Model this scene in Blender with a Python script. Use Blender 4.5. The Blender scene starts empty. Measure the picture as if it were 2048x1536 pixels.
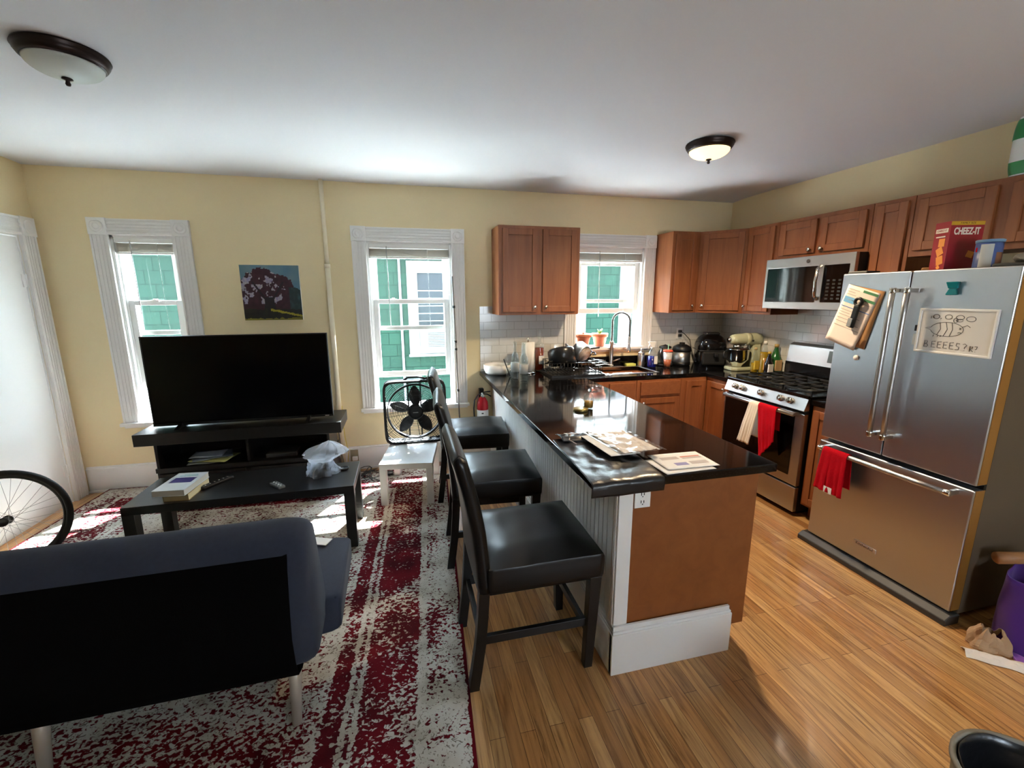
import bpy, math, random
from mathutils import Matrix, Vector, noise
random.seed(7)
PI = math.pi
S = bpy.context.scene
COL = S.collection

# ------------------------------------------------------------------ camera, sky, sun, exposure
cam_d = bpy.data.cameras.new('camera'); cam = bpy.data.objects.new('camera', cam_d); COL.objects.link(cam)
YAW, PITCH, ROLL, FPX = 0.24, -0.198, -0.003, 877.8
_f = Vector((math.sin(YAW)*math.cos(PITCH), math.cos(YAW)*math.cos(PITCH), math.sin(PITCH)))
_r = Vector((math.cos(YAW), -math.sin(YAW), 0)); _u = _r.cross(_f)
_r2 = _r*math.cos(ROLL)+_u*math.sin(ROLL); _u2 = _u*math.cos(ROLL)-_r*math.sin(ROLL)
cam.matrix_world = Matrix.Translation((0, -4.171, 1.603)) @ Matrix((_r2, _u2, -_f)).transposed().to_4x4()
cam_d.sensor_width = 36; cam_d.lens = 36*FPX/2048; cam_d.clip_start = 0.05
S.camera = cam
S.view_settings.view_transform = 'Standard'; S.view_settings.look = 'None'
S.view_settings.gamma = 1; S.view_settings.use_curve_mapping = False
S.view_settings.exposure = 0.85
S.cycles.use_denoising = True
S.cycles.max_bounces = 10; S.cycles.diffuse_bounces = 6; S.cycles.glossy_bounces = 5
S.cycles.transparent_max_bounces = 16; S.cycles.transmission_bounces = 8
S.cycles.sample_clamp_indirect = 60; S.cycles.caustics_refractive = False; S.cycles.caustics_reflective = False

SKY = 18.0; SUN = 66.0; LAMP = 0.95
W = bpy.data.worlds.new('sky'); S.world = W; W.use_nodes = True
wn = W.node_tree.nodes; wl = W.node_tree.links
bg = wn['Background']; bg.inputs['Strength'].default_value = SKY
tc = wn.new('ShaderNodeTexCoord'); sp = wn.new('ShaderNodeSeparateXYZ'); rp = wn.new('ShaderNodeValToRGB')
wl.new(tc.outputs['Generated'], sp.inputs[0]); wl.new(sp.outputs['Z'], rp.inputs[0]); wl.new(rp.outputs[0], bg.inputs['Color'])
rp.color_ramp.elements[0].color = (.82, .92, 1, 1); rp.color_ramp.elements[1].color = (.55, .75, 1, 1)
sd = bpy.data.lights.new('sun', 'SUN'); sun = bpy.data.objects.new('sun', sd); COL.objects.link(sun)
sd.energy = SUN; sd.angle = 0.009; sd.color = (.93, .97, 1)
sun.rotation_euler = Vector((-.48, -1, -1.5)).to_track_quat('-Z', 'Y').to_euler(); sun.location = (3, 4, 6)

# ------------------------------------------------------------------ helpers
def c3(*a):
    if len(a) == 1: h = a[0].lstrip('#'); a = [int(h[i:i+2], 16) for i in (0, 2, 4)]
    return tuple(((v/255)/12.92 if v/255 <= .04045 else ((v/255+.055)/1.055)**2.4) for v in a)+(1,)

class B:
    "collects geometry, in the frame of the thing it belongs to"
    def __init__(s, M=None): s.v = []; s.f = []; s.M = M or Matrix(); s.sm = []
    def add(s, vs, fs, smooth=False):
        k = len(s.v); s.v += [tuple(s.M @ Vector(p)) for p in vs]
        for f in fs: s.f.append([i+k for i in f]); s.sm.append(smooth)
        return s
    def box(s, x0, x1, y0, y1, z0, z1):
        if x0 > x1: x0, x1 = x1, x0
        if y0 > y1: y0, y1 = y1, y0
        if z0 > z1: z0, z1 = z1, z0
        vs = [(x, y, z) for z in (z0, z1) for y in (y0, y1) for x in (x0, x1)]
        return s.add(vs, [(0, 2, 3, 1), (4, 5, 7, 6), (0, 1, 5, 4), (2, 6, 7, 3), (0, 4, 6, 2), (1, 3, 7, 5)])
    def hexa(s, bot, top):      # two quads, counter-clockwise seen from above
        return s.add(list(bot)+list(top), [(3, 2, 1, 0), (4, 5, 6, 7), (0, 1, 5, 4), (1, 2, 6, 5), (2, 3, 7, 6), (3, 0, 4, 7)])
    def prism(s, poly, z0, z1, axis='z'):
        n = len(poly)
        P = {'z': lambda a, b, h: (a, b, h), 'y': lambda a, b, h: (a, h, b), 'x': lambda a, b, h: (h, a, b)}[axis]
        vs = [P(a, b, z0) for a, b in poly]+[P(a, b, z1) for a, b in poly]
        return s.add(vs, [list(range(n))[::-1], list(range(n, 2*n))]+[(i, (i+1) % n, n+(i+1) % n, n+i) for i in range(n)])
    def lathe(s, prof, cx=0, cy=0, n=28, M=None):
        vs = []; fs = []
        for r, z in prof:
            for k in range(n): a = 2*PI*k/n; vs.append((cx+r*math.cos(a), cy+r*math.sin(a), z))
        if M: vs = [tuple(M @ Vector(p)) for p in vs]
        for i in range(len(prof)-1):
            for k in range(n): k2 = (k+1) % n; fs.append((i*n+k, i*n+k2, (i+1)*n+k2, (i+1)*n+k))
        if prof[0][0] > 1e-6: fs.append(tuple(range(n))[::-1])
        if prof[-1][0] > 1e-6: fs.append(tuple(range((len(prof)-1)*n, len(prof)*n)))
        return s.add(vs, fs, True)
    def tube(s, pts, r, n=10, closed=False, rr=None, flat=1.0):
        pts = [Vector(p) for p in pts]; m = len(pts); vs = []; fs = []
        up = None
        for i, p in enumerate(pts):
            if closed: t = pts[(i+1) % m]-pts[i-1]
            else: t = pts[min(i+1, m-1)]-pts[max(i-1, 0)]
            t.normalize()
            if up is None:
                up = Vector((0, 0, 1)) if abs(t.z) < .9 else Vector((1, 0, 0))
            a = t.cross(up)
            if a.length < 1e-5: a = t.orthogonal()
            a.normalize(); b = t.cross(a).normalized(); up = -b if (-b).dot(up) > 0 else b
            a = t.cross(up).normalized(); R = rr[i] if rr else r
            for k in range(n):
                th = 2*PI*k/n; vs.append(tuple(p+(a*math.cos(th)+up*math.sin(th)*flat)*R))
        for i in range(m if closed else m-1):
            j = (i+1) % m
            for k in range(n): k2 = (k+1) % n; fs.append((i*n+k, i*n+k2, j*n+k2, j*n+k))
        if not closed: fs += [tuple(range(n)), tuple(range((m-1)*n, m*n))[::-1]]
        return s.add(vs, fs, True)
    def cyl(s, a, b, r, n=16, r2=None): return s.tube([a, b], r, n, rr=[r, r if r2 is None else r2])
    def ball(s, c, r, n=14, sx=1, sy=1, sz=1):
        vs = []; fs = []; m = n//2
        for i in range(m+1):
            ph = PI*i/m
            for k in range(n): th = 2*PI*k/n; vs.append((c[0]+r*sx*math.sin(ph)*math.cos(th), c[1]+r*sy*math.sin(ph)*math.sin(th), c[2]+r*sz*math.cos(ph)))
        for i in range(m):
            for k in range(n): k2 = (k+1) % n; fs.append((i*n+k, (i+1)*n+k, (i+1)*n+k2, i*n+k2))
        return s.add(vs, fs, True)
    def sheet(s, fn, nu, nv, th=0.0, smooth=True):
        "a surface fn(u,v) for u,v in 0..1; th gives it thickness"
        P = [[Vector(fn(i/nu, j/nv)) for j in range(nv+1)] for i in range(nu+1)]
        w = nv+1; vs = [tuple(P[i][j]) for i in range(nu+1) for j in range(w)]
        fs = [(i*w+j, (i+1)*w+j, (i+1)*w+j+1, i*w+j+1) for i in range(nu) for j in range(nv)]
        if th:
            N = []
            for i in range(nu+1):
                for j in range(w):
                    du = P[min(i+1, nu)][j]-P[max(i-1, 0)][j]; dv = P[i][min(j+1, nv)]-P[i][max(j-1, 0)]
                    N.append(du.cross(dv).normalized())
            k = len(vs); vs += [tuple(Vector(p)-N[q]*th) for q, p in enumerate(vs)]
            fs += [tuple(k+q for q in f[::-1]) for f in fs]
            rim = [(i, 0) for i in range(nu+1)]+[(nu, j) for j in range(1, w)]+[(i, nv) for i in range(nu-1, -1, -1)]+[(0, j) for j in range(nv-1, 0, -1)]
            ids = [i*w+j for i, j in rim]
            fs += [(ids[q], ids[(q+1) % len(ids)], k+ids[(q+1) % len(ids)], k+ids[q]) for q in range(len(ids))]
        return s.add(vs, fs, smooth)
    def slab(s, us, vs_, inside, w0, w1, axis='z'):
        "grid cells kept where inside(u,v); one watertight slab with holes"
        P = {'z': lambda a, b, h: (a, b, h), 'y': lambda a, b, h: (a, h, b), 'x': lambda a, b, h: (h, a, b)}[axis]
        nu, nv = len(us)-1, len(vs_)-1
        ok = [[inside((us[i]+us[i+1])/2, (vs_[j]+vs_[j+1])/2) for j in range(nv)] for i in range(nu)]
        g = lambda i, j: 0 <= i < nu and 0 <= j < nv and ok[i][j]
        w = nv+1; pts = [P(us[i], vs_[j], h) for h in (w0, w1) for i in range(nu+1) for j in range(nv+1)]
        o = (nu+1)*w; q = lambda i, j, t=0: i*w+j+t*o; fs = []
        for i in range(nu):
            for j in range(nv):
                if not ok[i][j]: continue
                fs += [(q(i, j), q(i, j+1), q(i+1, j+1), q(i+1, j)), (q(i, j, 1), q(i+1, j, 1), q(i+1, j+1, 1), q(i, j+1, 1))]
                if not g(i-1, j): fs.append((q(i, j), q(i, j, 1), q(i, j+1, 1), q(i, j+1)))
                if not g(i+1, j): fs.append((q(i+1, j), q(i+1, j+1), q(i+1, j+1, 1), q(i+1, j, 1)))
                if not g(i, j-1): fs.append((q(i, j), q(i+1, j), q(i+1, j, 1), q(i, j, 1)))
                if not g(i, j+1): fs.append((q(i, j+1), q(i, j+1, 1), q(i+1, j+1, 1), q(i+1, j+1)))
        used = sorted({a for f in fs for a in f}); m = {a: n for n, a in enumerate(used)}
        return s.add([pts[a] for a in used], [tuple(m[a] for a in f) for f in fs])

def tag(o, label=None, cat=None, group=None, kind=None):
    if label: o['label'] = label
    if cat: o['category'] = cat
    if group: o['group'] = group
    if kind: o['kind'] = kind
    return o
def thing(name, label, cat, loc=(0, 0, 0), rz=0, group=None):
    o = bpy.data.objects.new(name, None); COL.objects.link(o); o.empty_display_size = .1
    o.location = loc; o.rotation_euler = (0, 0, rz)
    return tag(o, label, cat, group)
def mk(name, b, mat, parent=None, bev=0, sub=0, loc=None, rz=0, seg=2, smooth=None):
    me = bpy.data.meshes.new(name); me.from_pydata(b.v, [], b.f); me.update()
    import bmesh as _bm
    q = _bm.new(); q.from_mesh(me); _bm.ops.recalc_face_normals(q, faces=q.faces); q.to_mesh(me); q.free()
    for p, sm in zip(me.polygons, b.sm): p.use_smooth = sm if smooth is None else smooth
    o = bpy.data.objects.new(name, me); COL.objects.link(o)
    if mat: me.materials.append(mat)
    if parent: o.parent = parent
    if loc: o.location = loc
    if rz: o.rotation_euler = (0, 0, rz)
    if bev:
        m = o.modifiers.new('bevel', 'BEVEL'); m.width = bev; m.segments = seg; m.limit_method = 'ANGLE'; m.angle_limit = .6; m.harden_normals = False
    if sub:
        m = o.modifiers.new('sub', 'SUBSURF'); m.levels = sub; m.render_levels = sub
    return o
def text(name, s, size, mat, parent, M, depth=.0006, ax='CENTER', bold=0):
    cu = bpy.data.curves.new(name, 'FONT'); cu.body = s; cu.size = size; cu.align_x = ax; cu.align_y = 'CENTER'; cu.extrude = depth; cu.offset = bold
    t = bpy.data.objects.new(name, cu); COL.objects.link(t); dg = bpy.context.evaluated_depsgraph_get(); dg.update()
    me = bpy.data.meshes.new_from_object(t.evaluated_get(dg)); bpy.data.objects.remove(t)
    o = bpy.data.objects.new(name, me); COL.objects.link(o); me.materials.clear(); me.materials.append(mat); o.parent = parent; o.matrix_local = M
    return o
def dup(o, parent=None, loc=None, rz=None):
    c = o.copy(); COL.objects.link(c); c.parent = parent
    if loc is not None: c.location = loc
    if rz is not None: c.rotation_euler = (0, 0, rz)
    for ch in list(o.children): dup(ch, c)
    return c

# ------------------------------------------------------------------ materials
def pm(name, col, rough=.5, metal=0, spec=.5, var=.0, vscale=8, bump=0, bscale=60, coat=0, sheen=0, trans=0, alpha=1, emit=None, es=0, stretch=None, ior=None):
    m = bpy.data.materials.new(name); m.use_nodes = True; n = m.node_tree.nodes; l = m.node_tree.links; p = n['Principled BSDF']
    p.inputs['Base Color'].default_value = col; p.inputs['Roughness'].default_value = rough; p.inputs['Metallic'].default_value = metal
    p.inputs['Specular IOR Level'].default_value = spec
    if coat: p.inputs['Coat Weight'].default_value = coat; p.inputs['Coat Roughness'].default_value = .08
    if sheen: p.inputs['Sheen Weight'].default_value = sheen
    if trans: p.inputs['Transmission Weight'].default_value = trans
    if ior: p.inputs['IOR'].default_value = ior
    if alpha < 1: p.inputs['Alpha'].default_value = alpha
    if emit: p.inputs['Emission Color'].default_value = emit; p.inputs['Emission Strength'].default_value = es
    t = n.new('ShaderNodeTexCoord'); mp = n.new('ShaderNodeMapping'); l.new(t.outputs['Object'], mp.inputs[0])
    if stretch: mp.inputs['Scale'].default_value = stretch
    if var:
        a = n.new('ShaderNodeTexNoise'); a.inputs['Scale'].default_value = vscale; a.inputs['Detail'].default_value = 5; l.new(mp.outputs[0], a.inputs[0])
        r = n.new('ShaderNodeMapRange'); r.inputs[1].default_value = .3; r.inputs[2].default_value = .7; r.inputs[3].default_value = 1-var; r.inputs[4].default_value = 1+var; l.new(a.outputs[0], r.inputs[0])
        h = n.new('ShaderNodeHueSaturation'); h.inputs['Color'].default_value = col; l.new(r.outputs[0], h.inputs['Value']); l.new(h.outputs[0], p.inputs['Base Color'])
    if bump:
        a = n.new('ShaderNodeTexNoise'); a.inputs['Scale'].default_value = bscale; a.inputs['Detail'].default_value = 4; l.new(mp.outputs[0], a.inputs[0])
        k = n.new('ShaderNodeBump'); k.inputs['Strength'].default_value = bump; k.inputs['Distance'].default_value = .004; l.new(a.outputs[0], k.inputs['Height']); l.new(k.outputs[0], p.inputs['Normal'])
    return m
def nd(m, typ, **kw):
    x = m.node_tree.nodes.new(typ)
    for k, v in kw.items():
        if k.startswith('i_'): x.inputs[int(k[2:]) if k[2:].isdigit() else k[2:]].default_value = v
        else: setattr(x, k, v)
    return x
def ramp(m, stops, interp='LINEAR'):
    r = nd(m, 'ShaderNodeValToRGB'); e = r.color_ramp.elements; r.color_ramp.interpolation = interp
    while len(e) > 1: e.remove(e[0])
    e[0].position = stops[0][0]; e[0].color = stops[0][1]
    for p, c in stops[1:]: x = e.new(p); x.color = c
    return r
def base(m): return m.node_tree.nodes['Principled BSDF'], m.node_tree.links

M_wall = pm('wall_paint', c3(230, 214, 172), .75, var=.015, vscale=2, bump=.08, bscale=220)
M_ceil = pm('ceiling_paint', c3(214, 215, 218), .8, bump=.05, bscale=150)
M_trim = pm('white_gloss_paint', c3(228, 227, 224), .42)
M_white = pm('white_plastic', c3(232, 232, 228), .4)
M_black = pm('black_plastic', c3(14, 14, 15), .4)
M_blackm = pm('matt_black', c3(11, 11, 12), .7)
M_tvs = pm('tv_screen', c3(3, 3, 4), .2, spec=.2)
M_steel = pm('brushed_steel', c3(176, 175, 174), .34, 1, bump=.12, bscale=14, stretch=(1, 60, 1))
M_steelv = pm('brushed_steel_vertical', c3(198, 202, 210), .34, 1, bump=.06, bscale=10, stretch=(60, 60, 1))
_p = M_steelv.node_tree.nodes['Principled BSDF']; _p.inputs['Anisotropic'].default_value = .4
M_chrome = pm('chrome', c3(215, 213, 208), .12, 1)
M_dkgrey = pm('dark_grey_plastic', c3(52, 51, 49), .5)
M_leather = pm('black_leatherette', c3(10, 10, 11), .36, spec=.42, bump=.05, bscale=180)
M_blackwood = pm('black_painted_wood', c3(10, 9, 9), .38, var=.1, vscale=20)
M_lack = pm('black_brown_laminate', c3(17, 15, 15), .36, var=.15, vscale=10, stretch=(1, 12, 12))
M_couch = pm('charcoal_blue_upholstery', c3(48, 54, 70), .95, sheen=.05, var=.06, vscale=60, bump=.15, bscale=500)
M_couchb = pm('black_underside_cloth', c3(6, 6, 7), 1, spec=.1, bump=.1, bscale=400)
M_red = pm('red_terry', c3(176, 8, 24), .95, spec=.1, var=.08, vscale=90, bump=.5, bscale=350)
M_terra = pm('terracotta', c3(190, 116, 84), .85, var=.08, vscale=30)
M_green = pm('leaf_green', c3(70, 120, 50), .6)
M_granite = pm('black_granite', c3(13, 12, 13), .07, spec=.32)
_b, _l = base(M_granite)
_n = nd(M_granite, 'ShaderNodeTexNoise', i_Scale=260.0, i_Detail=3.0); _t = nd(M_granite, 'ShaderNodeTexCoord'); _l.new(_t.outputs['Object'], _n.inputs[0])
_r = ramp(M_granite, [(0, c3(9, 9, 10)), (.6, c3(12, 11, 12)), (.72, c3(48, 44, 42))]); _l.new(_n.outputs[0], _r.inputs[0]); _l.new(_r.outputs[0], _b.inputs['Base Color'])
M_tile = pm('subway_tile', c3(214, 214, 210), .15)
def tile_mat():
    m = M_tile; b, l = base(m)
    t = nd(m, 'ShaderNodeTexCoord'); s = nd(m, 'ShaderNodeSeparateXYZ'); ad = nd(m, 'ShaderNodeMath', operation='SUBTRACT'); c = nd(m, 'ShaderNodeCombineXYZ')
    l.new(t.outputs['Object'], s.inputs[0]); l.new(s.outputs[0], ad.inputs[0]); l.new(s.outputs[1], ad.inputs[1]); l.new(ad.outputs[0], c.inputs[0]); l.new(s.outputs[2], c.inputs[1])
    k = nd(m, 'ShaderNodeTexBrick', i_Scale=1.0, i_Color1=c3(216, 216, 212), i_Color2=c3(210, 211, 208), i_Mortar=c3(180, 180, 176))
    k.inputs['Mortar Size'].default_value = .0025; k.inputs['Brick Width'].default_value = .15; k.inputs['Row Height'].default_value = .0755
    l.new(c.outputs[0], k.inputs[0]); l.new(k.outputs[0], b.inputs['Base Color'])
    u = nd(m, 'ShaderNodeBump', i_Strength=.4, i_Distance=.002, invert=True); l.new(k.outputs[1], u.inputs['Height']); l.new(u.outputs[0], b.inputs['Normal'])
tile_mat()
def wood(name, c1, c2, c3_, rough, axis='z', scale=1.0, coat=.0):
    m = pm(name, c1, rough, coat=coat); b, l = base(m)
    t = nd(m, 'ShaderNodeTexCoord'); mp = nd(m, 'ShaderNodeMapping'); l.new(t.outputs['Object'], mp.inputs[0])
    s = [14*scale]*3; s['xyz'.index(axis)] = 1.1*scale; mp.inputs['Scale'].default_value = s
    n = nd(m, 'ShaderNodeTexNoise', i_Scale=2.2, i_Detail=7.0, i_Roughness=.62, i_Distortion=.6); l.new(mp.outputs[0], n.inputs[0])
    r = ramp(m, [(.28, c2), (.5, c1), (.72, c3_)]); l.new(n.outputs[0], r.inputs[0])
    n2 = nd(m, 'ShaderNodeTexNoise', i_Scale=3.0, i_Detail=2.0); l.new(t.outputs['Object'], n2.inputs[0])
    mx = nd(m, 'ShaderNodeMix', data_type='RGBA', blend_type='MULTIPLY'); mx.inputs[0].default_value = .25
    l.new(r.outputs[0], mx.inputs[6]); l.new(n2.outputs[0], mx.inputs[7]); l.new(mx.outputs[2], b.inputs['Base Color'])
    return m
M_cab = wood('stained_maple', c3(148, 86, 47), c3(132, 74, 38), c3(158, 96, 54), .45, 'z', .7)
M_cabh = wood('stained_maple_rail', c3(146, 85, 46), c3(130, 73, 38), c3(156, 94, 53), .45, 'y', .7)
M_panel = wood('maple_ply_panel', c3(140, 80, 38), c3(130, 72, 32), c3(148, 87, 43), .42, 'x', .35)
def floor_mat():
    m = pm('oak_strip_floor', c3(196, 142, 84), .28, coat=.25); b, l = base(m)
    t = nd(m, 'ShaderNodeTexCoord'); s = nd(m, 'ShaderNodeSeparateXYZ'); c = nd(m, 'ShaderNodeCombineXYZ')
    l.new(t.outputs['Object'], s.inputs[0]); l.new(s.outputs[1], c.inputs[0]); l.new(s.outputs[0], c.inputs[1])
    k = nd(m, 'ShaderNodeTexBrick', i_Scale=1.0, i_Color1=c3(230, 182, 122), i_Color2=c3(190, 134, 78), i_Mortar=c3(84, 50, 26), offset=.37)
    k.inputs['Mortar Size'].default_value = .0008; k.inputs['Brick Width'].default_value = .85; k.inputs['Row Height'].default_value = .058; k.inputs['Bias'].default_value = 0
    l.new(c.outputs[0], k.inputs[0])
    mp = nd(m, 'ShaderNodeMapping'); mp.inputs['Scale'].default_value = (34, 2.0, 1); l.new(t.outputs['Object'], mp.inputs[0])
    # shift the grain from board to board
    fl = nd(m, 'ShaderNodeMath', operation='DIVIDE'); fl.inputs[1].default_value = .058; l.new(s.outputs[0], fl.inputs[0])
    f2 = nd(m, 'ShaderNodeMath', operation='FLOOR'); l.new(fl.outputs[0], f2.inputs[0])
    c2 = nd(m, 'ShaderNodeCombineXYZ'); l.new(f2.outputs[0], c2.inputs[2]); l.new(f2.outputs[0], c2.inputs[1])
    va = nd(m, 'ShaderNodeVectorMath', operation='ADD'); l.new(mp.outputs[0], va.inputs[0]); l.new(c2.outputs[0], va.inputs[1])
    n = nd(m, 'ShaderNodeTexNoise', i_Scale=1.4, i_Detail=8.0, i_Roughness=.6, i_Distortion=1.2); l.new(va.outputs[0], n.inputs[0])
    r = ramp(m, [(.3, c3(150, 128, 112)), (.5, c3(225, 220, 214)), (.7, c3(255, 255, 255))]); l.new(n.outputs[0], r.inputs[0])
    wn_ = nd(m, 'ShaderNodeTexWhiteNoise', noise_dimensions='1D'); l.new(f2.outputs[0], wn_.inputs['W'])
    hv = nd(m, 'ShaderNodeMapRange'); hv.inputs[3].default_value = .78; hv.inputs[4].default_value = 1.1; l.new(wn_.outputs[0], hv.inputs[0])
    hs = nd(m, 'ShaderNodeHueSaturation'); l.new(k.outputs[0], hs.inputs['Color']); l.new(hv.outputs[0], hs.inputs['Value'])
    mx = nd(m, 'ShaderNodeMix', data_type='RGBA', blend_type='MULTIPLY'); mx.inputs[0].default_value = .9
    l.new(hs.outputs[0], mx.inputs[6]); l.new(r.outputs[0], mx.inputs[7]); l.new(mx.outputs[2], b.inputs['Base Color'])
    return m
M_floor = floor_mat()
def glass_mat(name, tint, refl=.06, haze=0.0):
    m = bpy.data.materials.new(name); m.use_nodes = True; n = m.node_tree.nodes; l = m.node_tree.links; n.clear()
    o = n.new('ShaderNodeOutputMaterial'); t = n.new('ShaderNodeBsdfTransparent'); g = n.new('ShaderNodeBsdfGlossy'); fr = n.new('ShaderNodeFresnel'); mx = n.new('ShaderNodeMixShader')
    t.inputs[0].default_value = tint; g.inputs['Roughness'].default_value = .02; fr.inputs[0].default_value = 1.3+refl
    ge = n.new('ShaderNodeNewGeometry'); iv = n.new('ShaderNodeMath'); iv.operation = 'SUBTRACT'; iv.inputs[0].default_value = 1; l.new(ge.outputs['Backfacing'], iv.inputs[1])
    fm = n.new('ShaderNodeMath'); fm.operation = 'MULTIPLY'; l.new(fr.outputs[0], fm.inputs[0]); l.new(iv.outputs[0], fm.inputs[1])   # reflect at the entering face only
    l.new(fm.outputs[0], mx.inputs[0]); l.new(t.outputs[0], mx.inputs[1]); l.new(g.outputs[0], mx.inputs[2])
    if haze:
        d = n.new('ShaderNodeBsdfTranslucent'); d.inputs[0].default_value = (1, 1, 1, 1); m2 = n.new('ShaderNodeMixShader'); m2.inputs[0].default_value = haze
        l.new(mx.outputs[0], m2.inputs[1]); l.new(d.outputs[0], m2.inputs[2]); l.new(m2.outputs[0], o.inputs[0])
    else: l.new(mx.outputs[0], o.inputs[0])
    return m
M_pane = glass_mat('window_glass', (.97, .99, .98, 1), .1, haze=.0003)
M_pane2 = glass_mat('hazed_window_glass', (.90, .93, .92, 1), .1, haze=.0016)  # upper sashes: white haze mixed in for washed-out glare, no screen modelled
M_clear = glass_mat('clear_bottle_glass', (.90, .92, .91, 1), .34, haze=.02)
M_film = glass_mat('clear_plastic_film', (.97, .98, .99, 1), .35, haze=.10)
M_bag = glass_mat('translucent_plastic_bag', (.86, .9, 1, 1), .3, haze=.3)
M_oil = pm('golden_oil', c3(186, 150, 30), .12, trans=.35)
M_whisky = pm('amber_spirit', c3(150, 62, 30), .12, trans=.3)
M_bluel = pm('blue_liquid', c3(24, 32, 120), .15)
M_paper = pm('white_paper', c3(232, 230, 226), .85)
M_kraft = pm('kraft_card', c3(176, 130, 84), .85, var=.05, vscale=20)
M_bronze = pm('oiled_bronze', c3(44, 34, 32), .38, .7)
M_frost = pm('frosted_glass_bowl', c3(214, 222, 216), .4, trans=.15)
M_cream = pm('cream_paint', c3(236, 226, 198), .45)

# ------------------------------------------------------------------ room shell
XL, XR, YB, YF, H = -2.63, 3.40, 0.0, -5.7, 2.56
mk('floor', B().box(XL-.15, XR+.15, YF-.15, .16, -.06, 0), M_floor); tag(bpy.data.objects['floor'], kind='structure')
def ceiling():
    # plaster that rolls down softly where it meets the window wall
    def f(u, v):
        x = XL-.15+(XR-XL+.3)*u; y = YF-.15+(.16-YF+.15)*(v if v < .8 else v)
        wob = .012*noise.noise(Vector((x*1.1, y*1.3, 0)))*min(1, max(0, -y))
        d = max(0, y+.35)/.35
        return (x, y, H+wob-.012*d*d)
    b = B().sheet(f, 60, 60)
    b.box(XL-.15, XR+.15, YF-.15, .16, H+.05, H+.12)
    tag(mk('ceiling', b, M_ceil), kind='structure')
ceiling()
WT = .15
WIN = {1: (-2.165, -1.73, .585, 2.073), 2: (-.285, .452, .585, 2.073), 3: (1.672, 2.405, 1.085, 2.073)}
def inwin(x, z): return not any(a < x < b and c < z < d for a, b, c, d in WIN.values())
us = sorted({XL-.15, XR+.15}|{v for w in WIN.values() for v in w[:2]}); vs = sorted({-.06, H+.05}|{v for w in WIN.values() for v in w[2:]})
tag(mk('wall_back', B().slab(us, vs, inwin, 0, WT, 'y'), M_wall), kind='structure')
DOOR = (-1.02, -.165, 0, 2.04)
tag(mk('wall_left', B().slab([YF, DOOR[0], DOOR[1], 0], [-.06, DOOR[3], H+.05], lambda y, z: not (DOOR[0] < y < DOOR[1] and z < DOOR[3]), XL-WT, XL, 'x'), M_wall), kind='structure')
tag(mk('wall_right', B().box(XR, XR+WT, YF, 0, -.06, H+.05), M_wall), kind='structure')
FW = (1.2, 2.0, 1.0, 1.9)  # opening for the fill window added behind the viewer
tag(mk('wall_front', B().slab([XL, FW[0], FW[1], XR], [-.06, FW[2], FW[3], H+.05], lambda x, z: not (FW[0] < x < FW[1] and FW[2] < z < FW[3]), YF-WT, YF, 'y'), M_wall), kind='structure')

def casing(name, w, sill_h=.05, parent=None, apron=True):
    x0, x1, z0, z1 = w; cw = .118
    b = B()
    for s, xa, xb in ((0, x0-cw, x0), (1, x1, x1+cw)):      # fluted sides
        b.box(xa, xb, -.018, 0, z0, z1)
        b.box(xa, xa+.016, -.026, -.018, z0, z1); b.box(xb-.016, xb, -.026, -.018, z0, z1)
        for q in (.036, .059, .082): b.box(xa+q-.007, xa+q+.007, -.023, -.018, z0, z1)
    b.box(x0, x1, -.018, 0, z1, z1+cw)
    b.box(x0, x1, -.026, -.018, z1, z1+.016); b.box(x0, x1, -.026, -.018, z1+cw-.016, z1+cw)
    for q in (.036, .059, .082): b.box(x0, x1, -.023, -.018, z1+q-.007, z1+q+.007)
    o = tag(mk(name, b, M_trim, bev=.002), kind='structure')
    for xc in (x0-cw/2, x1+cw/2):
        r = B(); r.box(xc-cw/2-.002, xc+cw/2+.002, -.032, 0, z1-.002, z1+cw+.004)
        r.lathe([(.046, 0), (.046, .004), (.040, .008), (.034, .004), (.024, .003), (.018, .009), (.0001, .011)], n=24, M=Matrix.Translation((xc, -.032, z1+cw/2)) @ Matrix.Rotation(PI/2, 4, 'X'))
        mk('rosette_block', r, M_trim, o, bev=.0015)
    s = B(); s.box(x0-cw-.015, x1+cw+.015, -.055, .0, z0-.028, z0); s.box(x0-cw, x1+cw, -.02, 0, z0-.05, z0-.028); s.box(x0+.001, x1-.001, -.0, WT+.02, z0-.028, z0+.004)
    mk('window_sill', s, M_trim, o, bev=.004)
    j = B(); j.box(x0, x0+.018, 0, WT, z0, z1); j.box(x1-.018, x1, 0, WT, z0, z1); j.box(x0, x1, 0, WT, z1-.018, z1)
    for xx in (x0+.018, x1-.018):
        d = 1 if xx < (x0+x1)/2 else -1
        for yy in (.035, .075, .115): j.box(xx, xx+d*.012, yy-.004, yy+.004, z0, z1)
    mk('window_jamb', j, M_trim, o)
    return o
def sash(o, x0, x1, z0, z1, y, st=.042, bot=.05, top=.038, lifts=(), pane=None):
    b = B(); b.box(x0, x0+st, y, y+.032, z0, z1); b.box(x1-st, x1, y, y+.032, z0, z1); b.box(x0+st, x1-st, y, y+.032, z0, z0+bot); b.box(x0+st, x1-st, y, y+.032, z1-top, z1)
    s = mk('sash', b, M_trim, o, bev=.003)
    mk('glass_pane', B().box(x0+st-.004, x1-st+.004, y+.014, y+.018, z0+bot-.004, z1-top+.004), pane or M_pane, s)
    k = B()
    for lx in lifts: k.box(lx-.03, lx+.03, y-.012, y, z1-.008, z1+.004).box(lx-.012, lx+.012, y-.008, y+.02, z1, z1+.014)
    if lifts: mk('sash_lock', k, M_white, s, bev=.002)
    return s
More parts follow.
